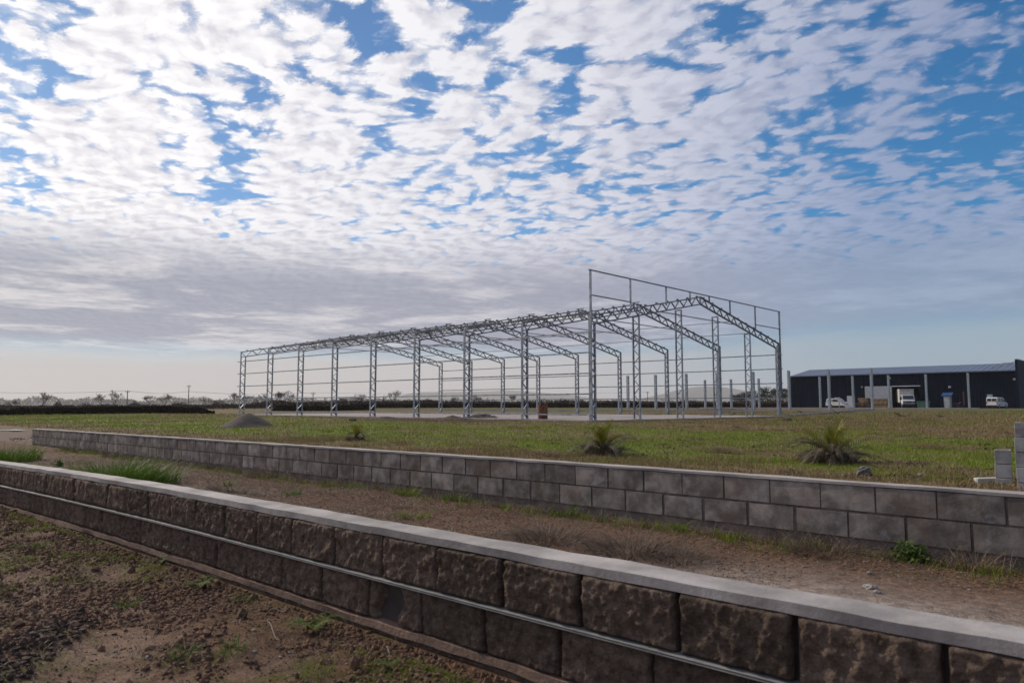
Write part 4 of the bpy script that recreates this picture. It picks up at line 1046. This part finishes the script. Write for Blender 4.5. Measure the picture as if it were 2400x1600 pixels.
# ------------------------------------------------------------------ foreground soil
def clods(name, n, xr, yr, smin, smax, mat_, label, mask=None, emb=.3):
    x = rng.uniform(*xr, n); y = rng.uniform(*yr, n)
    k = (y < 2.21 + .0123*x)
    if mask is not None: k &= mask(x, y)
    x, y = x[k], y[k]; n = len(x)
    ico = np.array([(0,0,1),(.894,0,.447),(.276,.851,.447),(-.724,.526,.447),(-.724,-.526,.447),(.276,-.851,.447),(.724,.526,-.447),(-.276,.851,-.447),(-.894,0,-.447),(-.276,-.851,-.447),(.724,-.526,-.447),(0,0,-1)])
    tf = np.array([(0,1,2),(0,2,3),(0,3,4),(0,4,5),(0,5,1),(1,6,2),(2,7,3),(3,8,4),(4,9,5),(5,10,1),(6,7,2),(7,8,3),(8,9,4),(9,10,5),(10,6,1),(11,7,6),(11,8,7),(11,9,8),(11,10,9),(11,6,10)])
    s_ = smin + (smax - smin) * rng.random(n) ** 4
    V = ico[None] * (1 + rng.uniform(-.3, .3, (n, 12, 1))) * s_[:, None, None] * rng.uniform(.6, 1.3, (n, 1, 3))
    V = V + ground_pts(x, y)[:, None] + np.stack([0*s_, 0*s_, s_*emb], 1)[:, None]
    F = (tf[None] + (np.arange(n)*12)[:, None, None]).reshape(-1, 3)
    return tag(mesh_np(name, V.reshape(-1, 3), F, mat_, None), label, 'soil', kind='stuff')
rough = lambda x, y: fbm(x*1.1, y*1.1, 91, 4, .6) + .20*smooth01((y-.9)/1.0) > .05
clods('soil_clods', 90000, (-11, -.6), (.25, 2.25), .002, .015, M_clod, 'reddish brown clods and gravel in front of the near wall', rough)
clods('fine_gravel', 30000, (-8, -.6), (.25, 2.25), .002, .006, M_clod, 'fine crumbs on the trodden soil in the foreground')
rxy = on_z(10, 1560, -.30)
clods('ridge_clods', 5000, (rxy[0]-.8, rxy[0]+.8), (rxy[1]-.6, rxy[1]+.5), .004, .020, mat('dark_clod', (.070,.040,.026), .9, 0, .3, 20, .4, 60, island=.4), 'dark churned clods pushed up in the bottom left corner',
      lambda x, y: np.abs((x-rxy[0])*.55 + (y-rxy[1])*.83) < .17)
clods('pale_pebbles', 900, (-9, -.7), (.4, 2.2), .004, .011, M_stone, 'pale pebbles scattered over the foreground soil')
clods('dark_lumps', 420, (-10, -.7), (.4, 2.2), .012, .034, M_clod, 'larger lumps of soil scattered over the foreground')
# moss, small weeds, straw in the foreground
ws = rng.uniform(-10, -.9, 1500); wy = rng.uniform(.5, 2.15, 1500); k = (fbm(ws*1.3, wy*1.3, 95, 4, .6) > .03) & (np.hypot(ws-rxy[0], wy-rxy[1]) > .5); ws, wy = ws[k], wy[k]
xs = np.repeat(ws, 26) + rng.normal(0, .045, len(ws)*26); ys = np.minimum(np.repeat(wy, 26) + rng.normal(0, .035, len(ws)*26), 2.05)
g = blades('foreground_weeds', ground_pts(xs, ys, -.003), .032, .0035, .9, M_field); tag(g, 'sparse yellowish green seedlings on the foreground soil', 'weeds', kind='stuff')
xs = rng.uniform(-10, -.8, 34000); ys = rng.uniform(.3, 2.1, 34000); k = fbm(xs*1.5, ys*1.5, 97, 4) > -.02; xs, ys = xs[k], ys[k]
g = blades('foreground_straw', ground_pts(xs, ys, 0), .035, .0018, 2.2, M_litter, segs=2); tag(g, 'dry straw bits lying on the foreground soil', 'litter', kind='stuff')
def rosette(label, px, py, n, L, mat_, wleaf=.010, z=-.28):
    x, y = on_z(px, py, z); y = min(y, 2.1)
    V = []; F = []
    z0 = tz(x, y)
    for i in range(n):
        a = rng.uniform(0, 2*np.pi); ll = L * rng.uniform(.6, 1.15); m_ = 16
        for j in range(m_):                                   # feathery leaflets both sides of an arching rib
            t = (j + 1) / m_; r = ll * t; zz = .01 + ll*.42*math.sin(t*2.5); cx, cy = r*math.cos(a), r*math.sin(a)
            ww = L*.17*(1 - t*.7)
            for s_ in (-1, 1):
                b0 = len(V); nx, ny = -math.sin(a)*s_, math.cos(a)*s_
                V += [(cx, cy, zz), (cx + nx*ww + math.cos(a)*ww*.5, cy + ny*ww + math.sin(a)*ww*.5, zz + ww*.25), (cx + math.cos(a)*L*.05, cy + math.sin(a)*L*.05, zz)]
                F.append((b0, b0+1, b0+2))
    V = np.array(V); V[:, 2] += z0
    o = mesh_np('weed_rosette', V, np.array(F), mat_); o.location = (x, y, 0)
    return tag(o, label, 'weed')
rosette('bright green feathery rosette lying on gravel near the bottom centre', 735, 1478, 26, .13, M_green)
rosette('flat green feathery weed patch left of the bright rosette, nearer the wall', 468, 1372, 22, .12, M_green)
rosette('small green rosette half hidden in gravel below the bright rosette', 912, 1562, 12, .07, M_green)
rosette('small green leafy weed with yellow flowers at the foot of the near wall', 386, 1316, 16, .09, M_broad)
for px, py, lb in ((215, 1275, 'green tuft on the soil at the left below the near wall'), (300, 1410, 'single tall bright blade tuft on the soil at lower left'), (620, 1395, 'bright yellow-green tuft between the two feathery weeds'),
                   (430, 1545, 'short green tuft near the bottom edge'), (545, 1535, 'short olive tuft near the bottom edge, right of the other'), (95, 1290, 'yellowish tuft near the left edge of the foreground')):
    x, y = on_z(px, py, -.29); tuft('weed', lb, 'weed', x, min(y, 2.05), 90, .05, .055, .004, 1.0, M_green)
# twigs lying about
M_stick = mat('dry_stick', (.26, .20, .16), .9, 0, .2, 20)
for px, py, L_, a_, lb in ((700, 1432, .16, .2, 'forked dry twig standing above the bright rosette'), (640, 1500, .34, -.35, 'long thin curved dry stalk across the gravel near the bottom'),
                           (560, 1490, .14, -.6, 'short thin dry stalk left of the bright rosette'), (1040, 1500, .16, -.5, 'thin dry stalk right of the bright rosette'),
                           (185, 1345, .06, 1.2, 'short pale twig stuck in soil at left')):
    x, y = on_z(px, py, -.28); y = min(y, 2.0); z0 = tz(x, y) + .012
    b = MB(); pts = [(L_*(t-.5)*math.cos(a_), L_*(t-.5)*math.sin(a_), .012*math.sin(t*7) + .01 + (.04*t if L_ < .2 else .01)) for t in np.linspace(0, 1, 7)]
    b.tube(pts, [.0022]*6 + [.001], 5); b.tube([pts[3], (pts[3][0]+.02, pts[3][1]+.02, pts[3][2]+.04), (pts[3][0]+.01, pts[3][1]+.03, pts[3][2]+.06)], [.0018, .0013, .0008], 5)
    o = b.build('twig', M_stick); o.location = (x, y, z0); tag(o, lb, 'twig')

# ------------------------------------------------------------------ young palms in the field
def palm(px, py, z, S, label, seed, nup=10, ndead=30, small=False):
    x, y = on_z(px, py, z); z0 = tz(x, y) - .02; r_ = random.Random(seed)
    root = thing('young_palm', label, 'palm', (x, y, z0))
    b = MB(); b.lathe([(.10*S, -.05), (.13*S, .05*S), (.11*S, .14*S), (.05*S, .22*S)], 9); b.build('trunk', M_bark, root)
    def frond(a, L_, rise, droop, w):
        V = []; F = []; m_ = 26; prev = None; pts = []
        for j in range(m_ + 1):
            t = j / m_; rr = L_ * (t*math.cos(rise) + .06*t); zz = .12*S + L_*(t*math.sin(rise)) - droop*L_*t*t*t
            pts.append(Vector((rr*math.cos(a), rr*math.sin(a), max(zz, .02))))
        for j in range(m_):
            p, q = pts[j], pts[j+1]; d = (q-p).normalized(); s1 = d.cross(Vector((0,0,1))).normalized(); up = s1.cross(d)
            rw = .010*S*(1-j/m_)+.003
            b0 = len(V); V += [p - s1*rw, p + s1*rw, q + s1*rw*.9, q - s1*rw*.9]; F += [(b0, b0+1, b0+2), (b0, b0+2, b0+3)]
            if j > 3:
                t = j/m_; ll = w*math.sin(math.pi*min(1, t*1.02)**.8)**.6 * (1 + r_.uniform(-.15, .15))
                for s_ in (-1, 1):
                    tip = p + (s1*s_*.75 + d*.75 + up*(.45 if droop < .5 else -.1)).normalized()*ll
                    b0 = len(V); V += [p - d*.006*S, p + d*.008*S, tip]; F.append((b0, b0+1, b0+2))
        return V, F
    def crown(name, lst, m_):
        AV = []; AF = []
        for (a, L_, ri, dr, w) in lst:
            V, F = frond(a, L_, ri, dr, w); o_ = len(AV); AV += [tuple(v) for v in V]; AF += [(i+o_, j+o_, k+o_) for i, j, k in F]
        mesh_np(name, np.array(AV), np.array(AF), m_, root)
    a0 = seed * 1.7
    crown('fronds', [(a0 + r_.gauss(0, 1.35), S*r_.uniform(.45, .95), R(r_.uniform(42, 86)), r_.uniform(.05, .75), .21*S) for _ in range(nup)], M_frond)
    n_ = int(900*S); a_ = rng.uniform(0, 6.28, n_); q_ = rng.random(n_)**.6*.52*S
    blades('thatch', np.stack([q_*np.cos(a_)*.6, q_*np.sin(a_)*.6, rng.random(n_)*.10*S], 1), .20*S, .008, 1.6, M_dfrond, a_, 3, parent=root)
    crown('dead_fronds', [(r_.uniform(0, 6.28), S*r_.uniform(.55, 1.0), R(r_.uniform(4, 45)), r_.uniform(.3, .7), .14*S) for _ in range(ndead)], M_dfrond)
    return root
M_frond = leaf_mat('palm_frond', (0.10, 0.12, 0.014), (0.26, 0.22, 0.03))
M_dfrond = leaf_mat('dead_frond', (0.19, 0.155, 0.11), (0.07, 0.052, 0.036), trans=.1)
palm(1413, 1056, -.20, 1.25, 'young palm with a grey skirt of dead fronds in the middle of the grass', 3)
palm(1953, 1090, -.33, 1.28, 'larger young palm with yellowish upright fronds near the dark rock', 5, 12, 40)
palm(833, 1022, -.13, .85, 'smallest spindly palm in front of the earth heaps', 8, 12, 8)

# small dry heaps, dark clods and straw scattered over the field
xs, ys = view_pts(1500, 7, 34, 6.3, 30); k = slab_free(xs, ys) & (fbm(xs*.4, ys*.4, 101, 3) > .0); xs, ys = xs[k], ys[k]
xx = np.repeat(xs, 30) + rng.normal(0, .13, len(xs)*30); yy = np.repeat(ys, 30) + rng.normal(0, .07, len(xs)*30)
g = blades('field_straw', ground_pts(xx, yy, .02), .07, .010, 2.4, M_dry); tag(g, 'bits of dry cut straw lying over the field grass', 'litter', kind='stuff')
xs, ys = view_pts(900, 7, 34, 6.3, 31); k = slab_free(xs, ys) & (fbm(xs*.3, ys*.3, 105, 3) > .03); xs, ys = xs[k], ys[k]
xx = np.repeat(xs, 30) + rng.normal(0, .12, len(xs)*30); yy = np.repeat(ys, 30) + rng.normal(0, .08, len(xs)*30)
g = cards('field_debris', ground_pts(xx, yy, .035), .05, M_dead, flat=.4); tag(g, 'dark crumbs of turned earth and dead leaves in the field', 'litter', kind='stuff')
for px, py, w_, lb in ((1290, 1072, .9, 'flattened straw heap in the grass just behind the wall near the centre'), (1690, 1068, .8, 'flattened straw heap in the grass left of the bigger palm'),
                       (2175, 1063, 1.0, 'long thin straw heap in the grass between the bigger palm and the block pillars'), (1905, 1090, .5, 'weedy brown tuft beside the bigger palm')):
    x, y = on_z(px, py, -.33); y = max(y, 6.4); n_ = 900
    P = ground_pts(x + rng.normal(0, w_*.35, n_), y + rng.normal(0, w_*.12, n_), .03); P[:, 0] -= x; P[:, 1] -= y; P[:, 2] += .05*rng.random(n_)
    o = blades('straw_heap', P, .10, .006, 2.4, M_dry); o.location = (x, y, 0); tag(o, lb, 'straw')

# dead branches lying in the field
def branch(px, py, L_, label, seed):
    r_ = random.Random(seed); x, y = on_z(px, py, -.06); z0 = tz(x, y)
    b = MB()
    for i in range(7):
        a = r_.uniform(0, 6.28); l_ = L_*r_.uniform(.3, .7); p = [(0, 0, .06)]
        for j in range(4): p.append((p[-1][0]+l_/4*math.cos(a)+r_.uniform(-.05, .05), p[-1][1]+l_/4*math.sin(a), max(.02, p[-1][2]+r_.uniform(-.04, .10)*L_)))
        b.tube(p, [.035, .03, .022, .015, .008], 5)
    o = b.build('dead_branch', M_bark); o.location = (x, y, z0); tag(o, label, 'branch')
for i, (px, py, L_, lb) in enumerate(((2112, 977, 1.6, 'dark dead branch in the grass below the box truck'), (1850, 986, 1.2, 'small dead branch left of the bigger palm at the beam'), (1963, 972, 1.3, 'dark branch pile on the beam left of the tallest post'),
                                      (1877, 971, .9, 'little heap of twigs on the slanting concrete beam'), (1715, 974, 1.5, 'bare grey branch by the fourth gable wind post'), (2210, 978, .7, 'small dark stub of branch in the grass under the kiosk'))):
    branch(px, py, L_, lb, i + 3)

# ------------------------------------------------------------------ scrub, hedges and trees far behind
def scrub(name, px0, px1, d0, d1, h, n, size, mat_, label, seed, hv=.5, cat='scrub', zoff=0.0, fill=True):
    px = rng.uniform(px0, px1, n); d = rng.uniform(d0, d1, n)
    u = (px-1200)/1720*d; x = u*CY - d*SY; y = u*SY + d*CY
    hh = h * (1 + hv*2*fbm(px*.02 + seed, d*.03, seed, 5, .65)) * (1 - .5*np.abs((d-d0)/(d1-d0) - .5))
    e = smooth01((px-px0)/(.06*(px1-px0)+1)) * smooth01((px1-px)/(.06*(px1-px0)+1)); hh *= .25 + .75*e
    z = terr(x, y) + hh * rng.random(n) ** .8 + zoff
    o = cards(name, np.stack([x, y, z], 1), size, mat_); tag(o, label, cat, kind='stuff')
    return o
scrub('hedge', -260, 505, 76, 90, .72, 40000, .19, M_scrub, 'dark overgrown bank along the left edge of the field', 1)
scrub('hedge', 640, 880, 113, 124, .85, 9000, .26, M_scrub, 'dark overgrown bank behind the third and fourth columns of the frame', 2)
scrub('hedge', 820, 1900, 150, 165, .85, 26000, .32, M_scrub, 'dark hedge line across the field behind the steel frame', 3)
scrub('brown_scrub', -260, 700, 150, 190, 1.0, 22000, .34, M_brown_scrub, 'low brown winter scrub above the dark bank at the left', 4, .5)
scrub('brown_scrub', 560, 1900, 170, 215, 1.75, 40000, .38, M_brown_scrub, 'brown winter scrub behind the dark hedge and the steel frame', 6, .5)

# distant woods as one faded mass
def woods(name, px0, px1, d, hmin, hmax, n, seed, label, size=2.0):
    px = rng.uniform(px0, px1, n); dd_ = d * rng.uniform(.92, 1.12, n)
    u = (px-1200)/1720*dd_; x = u*CY - dd_*SY; y = u*SY + dd_*CY
    prof = hmin + (hmax-hmin)*np.clip(.5 + 1.5*fbm(px*.018+seed, px*0+seed, seed, 5, .62), 0, 1)
    z = terr(x, y) + prof*rng.random(n)**.85 - 1.0
    o = cards(name, np.stack([x, y, z], 1), size, M_wood_far); return tag(o, label, 'woods', kind='stuff')
woods('distant_woods', -300, 1000, 2300, 12, 34, 20000, 5, 'bluish line of distant woods behind the bare trees at the left', 5.0)
woods('distant_woods', 1000, 1720, 2400, 5, 22, 10000, 9, 'thin bluish line of distant woods below the hills', 5.0)
woods('distant_woods', -300, 1900, 4000, 18, 42, 14000, 15, 'palest and farthest line of woods along the horizon', 9.0)

def bare_tree(px, d, H, label, seed, W_=1.0, group='bare winter trees on the horizon'):
    r_ = random.Random(seed); x, y = at_depth(px, d); z0 = tz(x, y) - .1
    root = thing('bare_tree', label, 'tree', (x, y, z0), 0, group)
    tb = MB(); cbm = MB(); k = d / 230.0
    def grow(p, dr, L_, rad, lev, mb):
        q = p; pts = [p]; rr = [rad]
        for i in range(3):
            dr = (dr + Vector((r_.uniform(-.22, .22)*W_, r_.uniform(-.22, .22)*W_, r_.uniform(-.04, .14)))).normalized(); q = q + dr*L_/3; pts.append(q); rr.append(rad*(1 - .17*(i+1)))
        mb.tube(pts, rr, 4 if lev > 0 else 6, cap=False)
        if lev < 5:
            for i in range(3):
                a = r_.uniform(0, 6.28); s_ = r_.uniform(.5, 1.1)*W_
                nd = (dr*.8 + Vector((math.cos(a)*s_, math.sin(a)*s_, r_.uniform(.0, .45)))).normalized()
                grow(pts[r_.choice((2, 3, 3))], nd, L_*r_.uniform(.72, .95), max(rad*.52, .028*k), lev+1, cbm)
    grow(Vector((0, 0, 0)), Vector((r_.uniform(-.1, .1), 0, 1)), H*.20, H*.026, 0, tb)
    tb.build('trunk', M_bark, root); cbm.build('crown', M_twig, root)
    return root
TR = [(42, 240, 2.9, .9, 'small low bare tree nearest the left edge of the photo'), (102, 210, 5.0, .8, 'tall vase-shaped bare tree near the left edge'),
 (243, 215, 4.2, 1.0, 'left one of a pair of windblown bare trees near the thin pole'), (268, 212, 4.7, 1.0, 'right one of a pair of windblown bare trees near the thin pole'),
 (356, 240, 4.2, 1.1, 'bare tree right of the thin pole, left of its rounder neighbour'), (388, 240, 4.5, .8, 'round-crowned bare tree midway between pole and frame'),
 (487, 250, 4.0, 1.2, 'broad low bare tree left of the sand heap'), (548, 240, 4.3, .8, 'bare tree just left of the end column of the frame'),
 (583, 235, 4.9, 1.0, 'bare tree in the first bay of the frame'), (622, 240, 4.3, .9, 'bare tree behind the second column of the frame'),
 (650, 235, 4.8, .7, 'left tree of the upright bare clump in the second bay'), (664, 238, 4.9, .7, 'middle tree of the upright bare clump in the second bay'), (682, 236, 4.8, .7, 'right tree of the upright bare clump in the second bay'),
 (803, 260, 3.9, 1.1, 'low bare tree right of the fourth column'), (846, 255, 4.4, 1.0, 'small bare tree left of the fifth column'),
 (922, 235, 5.4, 1.0, 'large round bare tree left of the sixth column'), (1063, 260, 4.0, 1.1, 'low bare tree left of the seventh column'), (1119, 260, 4.3, 1.1, 'low bare tree right of the seventh column'), (1197, 270, 4.6, 1.1, 'bare tree framed by a rear column and the eighth column')]
for i, (px, d, H, w_, lb) in enumerate(TR): bare_tree(px, d, H * 1.4, lb, 20 + i, w_)

for i, (px, d, H, Wd, lb) in enumerate(((20, 205, 1.5, 5, 'low brown bush at the left edge of the horizon'), (140, 200, 1.7, 4, 'brown bush right of the tall vase-shaped bare tree'), (205, 205, 1.5, 6, 'wide low bush left of the windblown pair of trees'),
        (320, 200, 1.6, 5, 'brown bush right of the thin dark pole'), (420, 205, 1.7, 6, 'brown bush left of the pale slender pole'), (515, 205, 2.3, 6, 'larger brown bush above the sand heap'), (600, 200, 2.2, 4, 'brown bush in the first bay of the frame'),
        (760, 215, 2.2, 6, 'brown bush left of the fourth column'), (835, 220, 2.8, 7, 'broad brown bush left of the fifth column'), (905, 220, 2.6, 6, 'brown bush under the large round bare tree'),
        (1010, 225, 2.5, 7, 'brown bush between the sixth and seventh columns'), (1150, 230, 2.6, 6, 'brown bush right of the seventh column'), (1310, 230, 2.6, 7, 'brown bush between the eighth and near corner columns'))):
    x, y = at_depth(px, d); r_ = np.random.default_rng(i + 300); n_ = 900
    C = r_.standard_normal((n_, 3)) * np.array([Wd*.24, Wd*.24, .01]); lob = 1 + .5*np.sin(C[:, 0]*2.1 + i) * np.cos(C[:, 1]*1.7)
    C[:, 2] = H * r_.random(n_)**.7 * lob * np.exp(-(C[:, 0]**2 + C[:, 1]**2)/(Wd*.42)**2)
    o = cards('bush', C, .30, M_brown_scrub); o.location = (x, y, tz(x, y)); tag(o, lb, 'bush', 'brown bushes along the horizon')

def dark_tree(px, d, H, Wd, label, seed):
    r_ = np.random.default_rng(seed); x, y = at_depth(px, d); z0 = tz(x, y) - .2
    root = thing('pine_tree', label, 'tree', (x, y, z0), 0, 'dark pines beside the warehouse')
    b = MB(); b.tube([(0, 0, 0), (.1, 0, H*.5), (0, .1, H*.92)], [.26, .18, .05], 6)
    for i in range(7):
        a = r_.uniform(0, 6.28); zz = H*r_.uniform(.45, .85); b.tube([(0, 0, zz), (Wd*.35*math.cos(a), Wd*.35*math.sin(a), zz + .5)], [.08, .03], 4)
    b.build('trunk', M_bark, root)
    C = []
    for i in range(15):
        a = r_.uniform(0, 6.28); rr = Wd*.5*math.sqrt(r_.random()); zz = H*(.52 + .45*r_.random()); s_ = Wd*.16*r_.uniform(.6, 1.2)
        rr *= 1.25 - .8*abs(zz/H - .62)
        g_ = r_.standard_normal((110, 3)) * np.array([s_, s_, s_*.55]); C.append(g_ + np.array([rr*math.cos(a), rr*math.sin(a), zz]))
    g_ = r_.standard_normal((160, 3)) * np.array([Wd*.3, Wd*.3, H*.12]) + np.array([0, 0, H*.4]); C.append(g_)
    cards('crown', np.concatenate(C), .42, M_pine, root)
for i, (px, H, Wd, lb) in enumerate(((1727, 5.6, 5, 'low dark pine at the left end of the pine group'), (1743, 6.6, 5.5, 'dark pine between the third and fourth gable wind posts'), (1768, 7.8, 5.5, 'dark pine just right of the fourth gable wind post'),
        (1786, 9.2, 5.5, 'tall dark pine at the middle of the group'), (1803, 7.6, 5.5, 'dark pine left of the frame corner column'), (1816, 9.6, 5.0, 'tallest dark pine, beside the frame corner column'),
        (1832, 8.4, 5.0, 'dark pine between the frame corner and the warehouse'), (1846, 8.0, 5.0, 'dark pine partly hidden by the post at the warehouse corner'))):
    dark_tree(px, 345 + 8*(i % 3), H, Wd, lb, 70 + i)
# small dark barn far behind the gable
x, y = at_depth(1729, 330); bn_ = thing('barn', 'small dark flat-roofed barn far away between the gable wind posts', 'barn', (x, y, tz(x, y)), R(12))
b = MB(); b.box(-2.5, 2.5, -2, 2, -.2, 2.2); b.build('walls', M_black, bn_); b = MB(); b.box(-2.7, 2.7, -2.2, 2.2, 2.203, 2.35); b.build('roof', M_roof, bn_)

# poles and wires
M_pole = mat('weathered_pole', (.16, .14, .13), .9)
def pole(px, d, H, label, cross=True, m_=None):
    x, y = at_depth(px, d); z0 = tz(x, y); root = thing('utility_pole', label, 'pole', (x, y, z0), R(YAW), 'utility poles on the horizon')
    b = MB(); b.tube([(0, 0, -.3), (0, 0, H)], [.17, .12], 8); b.build('mast', m_ or M_pole, root)
    if cross:
        b = MB(); b.bar((-.65, 0, H - .35), (.65, 0, H - .35), .12, .12); b.build('crossarm', m_ or M_pole, root)
        for q in (-.55, 0, .55):
            b = MB(); b.lathe([(.04, 0), (.09, .08), (.05, .22)], 8, (q, 0, H - .28 + (.28 if q == 0 else 0))); b.build('insulator', M_black_pl, root)
    return (x, y, z0 + H)
tops = [pole(301, 215, 4.9, 'thin dark utility pole at the left, taller than the bare trees'),
        pole(444, 235, 7.0, 'pale slender pole with dark fittings, tallest at the left'),
        pole(735, 225, 4.4, 'utility pole with crossarm seen in the third bay of the frame'),
        pole(1517, 300, 6.0, 'small utility pole seen between the last two rear columns')]
x_, y_ = at_depth(-120, 210); wl_ = MB()
chain = [(x_, y_, tops[0][2])] + tops[:1] + [(tops[1][0], tops[1][1], tops[0][2] + .2)] + tops[2:]
for s_ in (-.5, .5):
    for p, q in zip(chain[:-1], chain[1:]):
        pts = [tuple(p[j] + (q[j]-p[j])*t + (-.7*math.sin(math.pi*t) if j == 2 else 0) + (s_*(CY, SY, 0)[j]) for j in (0, 1, 2)) for t in np.linspace(0, 1, 13)]
        wl_.tube(pts, .018, 4, cap=False)
o = wl_.build('power_lines', M_black_pl); tag(o, 'thin sagging power lines strung between the distant poles', 'power lines')

# puddle on the dirt track
x, y = on_z(32, 1009, -.36)
u = np.linspace(0, 2*np.pi, 40, endpoint=False); rr = 1 + .35*np.sin(3*u + 1) + .2*np.sin(5*u)
pv = np.stack([x + .9*rr*np.cos(u), y + .4*rr*np.sin(u), np.full(40, tz(x, y) + .03)], 1); pv = np.vstack([pv, [x, y, tz(x, y) + .03]])
m_p, T_, b_ = new_mat('muddy_water'); b_.inputs['Base Color'].default_value = (.10, .08, .07, 1); b_.inputs['Roughness'].default_value = .08
o = mesh_np('puddle', pv, np.array([(i, (i+1) % 40, 40) for i in range(40)]), m_p); tag(o, 'pale puddle on the dirt track beyond the wall end', 'puddle', kind='structure')

# ------------------------------------------------------------------ hills and the air
def hills(px0, px1, d, prof, name, label):
    n = 90; px = np.linspace(px0, px1, n); t = np.linspace(0, 1, n)
    h = np.interp(px, [p for p, _ in prof], [q for _, q in prof]); h = np.convolve(np.pad(h, 4, 'edge'), np.ones(9)/9, 'valid')
    h = h * (1 + .05*fbm(px*.02, px*0, 5, 4)); rows = []
    for k, (dd_, f) in enumerate(((-900, 0), (-450, .55), (-80, .92), (0, 1), (300, .8), (900, 0))):
        d_ = d + dd_; uu = (px-1200)/1720*d_
        rows.append(np.stack([uu*CY - d_*SY, uu*SY + d_*CY, .2 + (h*f) + (fbm(px*.05, px*0 + k, 8, 4)*4*(0 < f < 1))], 1))
    V = np.concatenate(rows); i = np.arange(6*n).reshape(6, n)
    o = mesh_np(name, V, np.stack([i[:-1,:-1], i[:-1,1:], i[1:,1:], i[1:,:-1]], -1).reshape(-1, 4), mat('hill_scrub', (.045, .055, .035), .95, 0, .2, .01), None, True)
    return tag(o, label, 'hills', kind='structure')
q = lambda y, d: (950.5 - y) / 1720 * d + .3
hills(1450, 1960, 6500, [(1450, 0), (1490, q(936, 6500)), (1540, q(926, 6500)), (1600, q(910, 6500)), (1640, q(905, 6500)), (1690, q(906, 6500)), (1730, q(913, 6500)), (1800, q(924, 6500)), (1880, q(938, 6500)), (1960, 0)], 'hills', 'blue-grey rounded hill behind the gable end')
hills(860, 1500, 7500, [(860, 0), (930, q(930, 7500)), (960, q(919, 7500)), (1060, q(918, 7500)), (1150, q(917, 7500)), (1190, q(913, 7500)), (1260, q(919, 7500)), (1350, q(927, 7500)), (1430, q(938, 7500)), (1500, 0)], 'hills', 'faint long hill seen through the middle of the frame')
hb = MB(); hb.box(-11000, 5500, -1500, 10500, -2.2, 190)
hz = hb.build('haze', None); hm = bpy.data.materials.new('haze'); hm.use_nodes = True; hm.node_tree.nodes.clear()
pv_ = hm.node_tree.nodes.new('ShaderNodeVolumePrincipled'); ou = hm.node_tree.nodes.new('ShaderNodeOutputMaterial')
pv_.inputs['Color'].default_value = (1.0, .97, .95, 1); pv_.inputs['Density'].default_value = 0.00012; pv_.inputs['Anisotropy'].default_value = 0.2
hm.node_tree.links.new(pv_.outputs[0], ou.inputs['Volume']); hz.data.materials.append(hm)
tag(hz, 'thin pale haze over the plain', 'haze', kind='stuff')
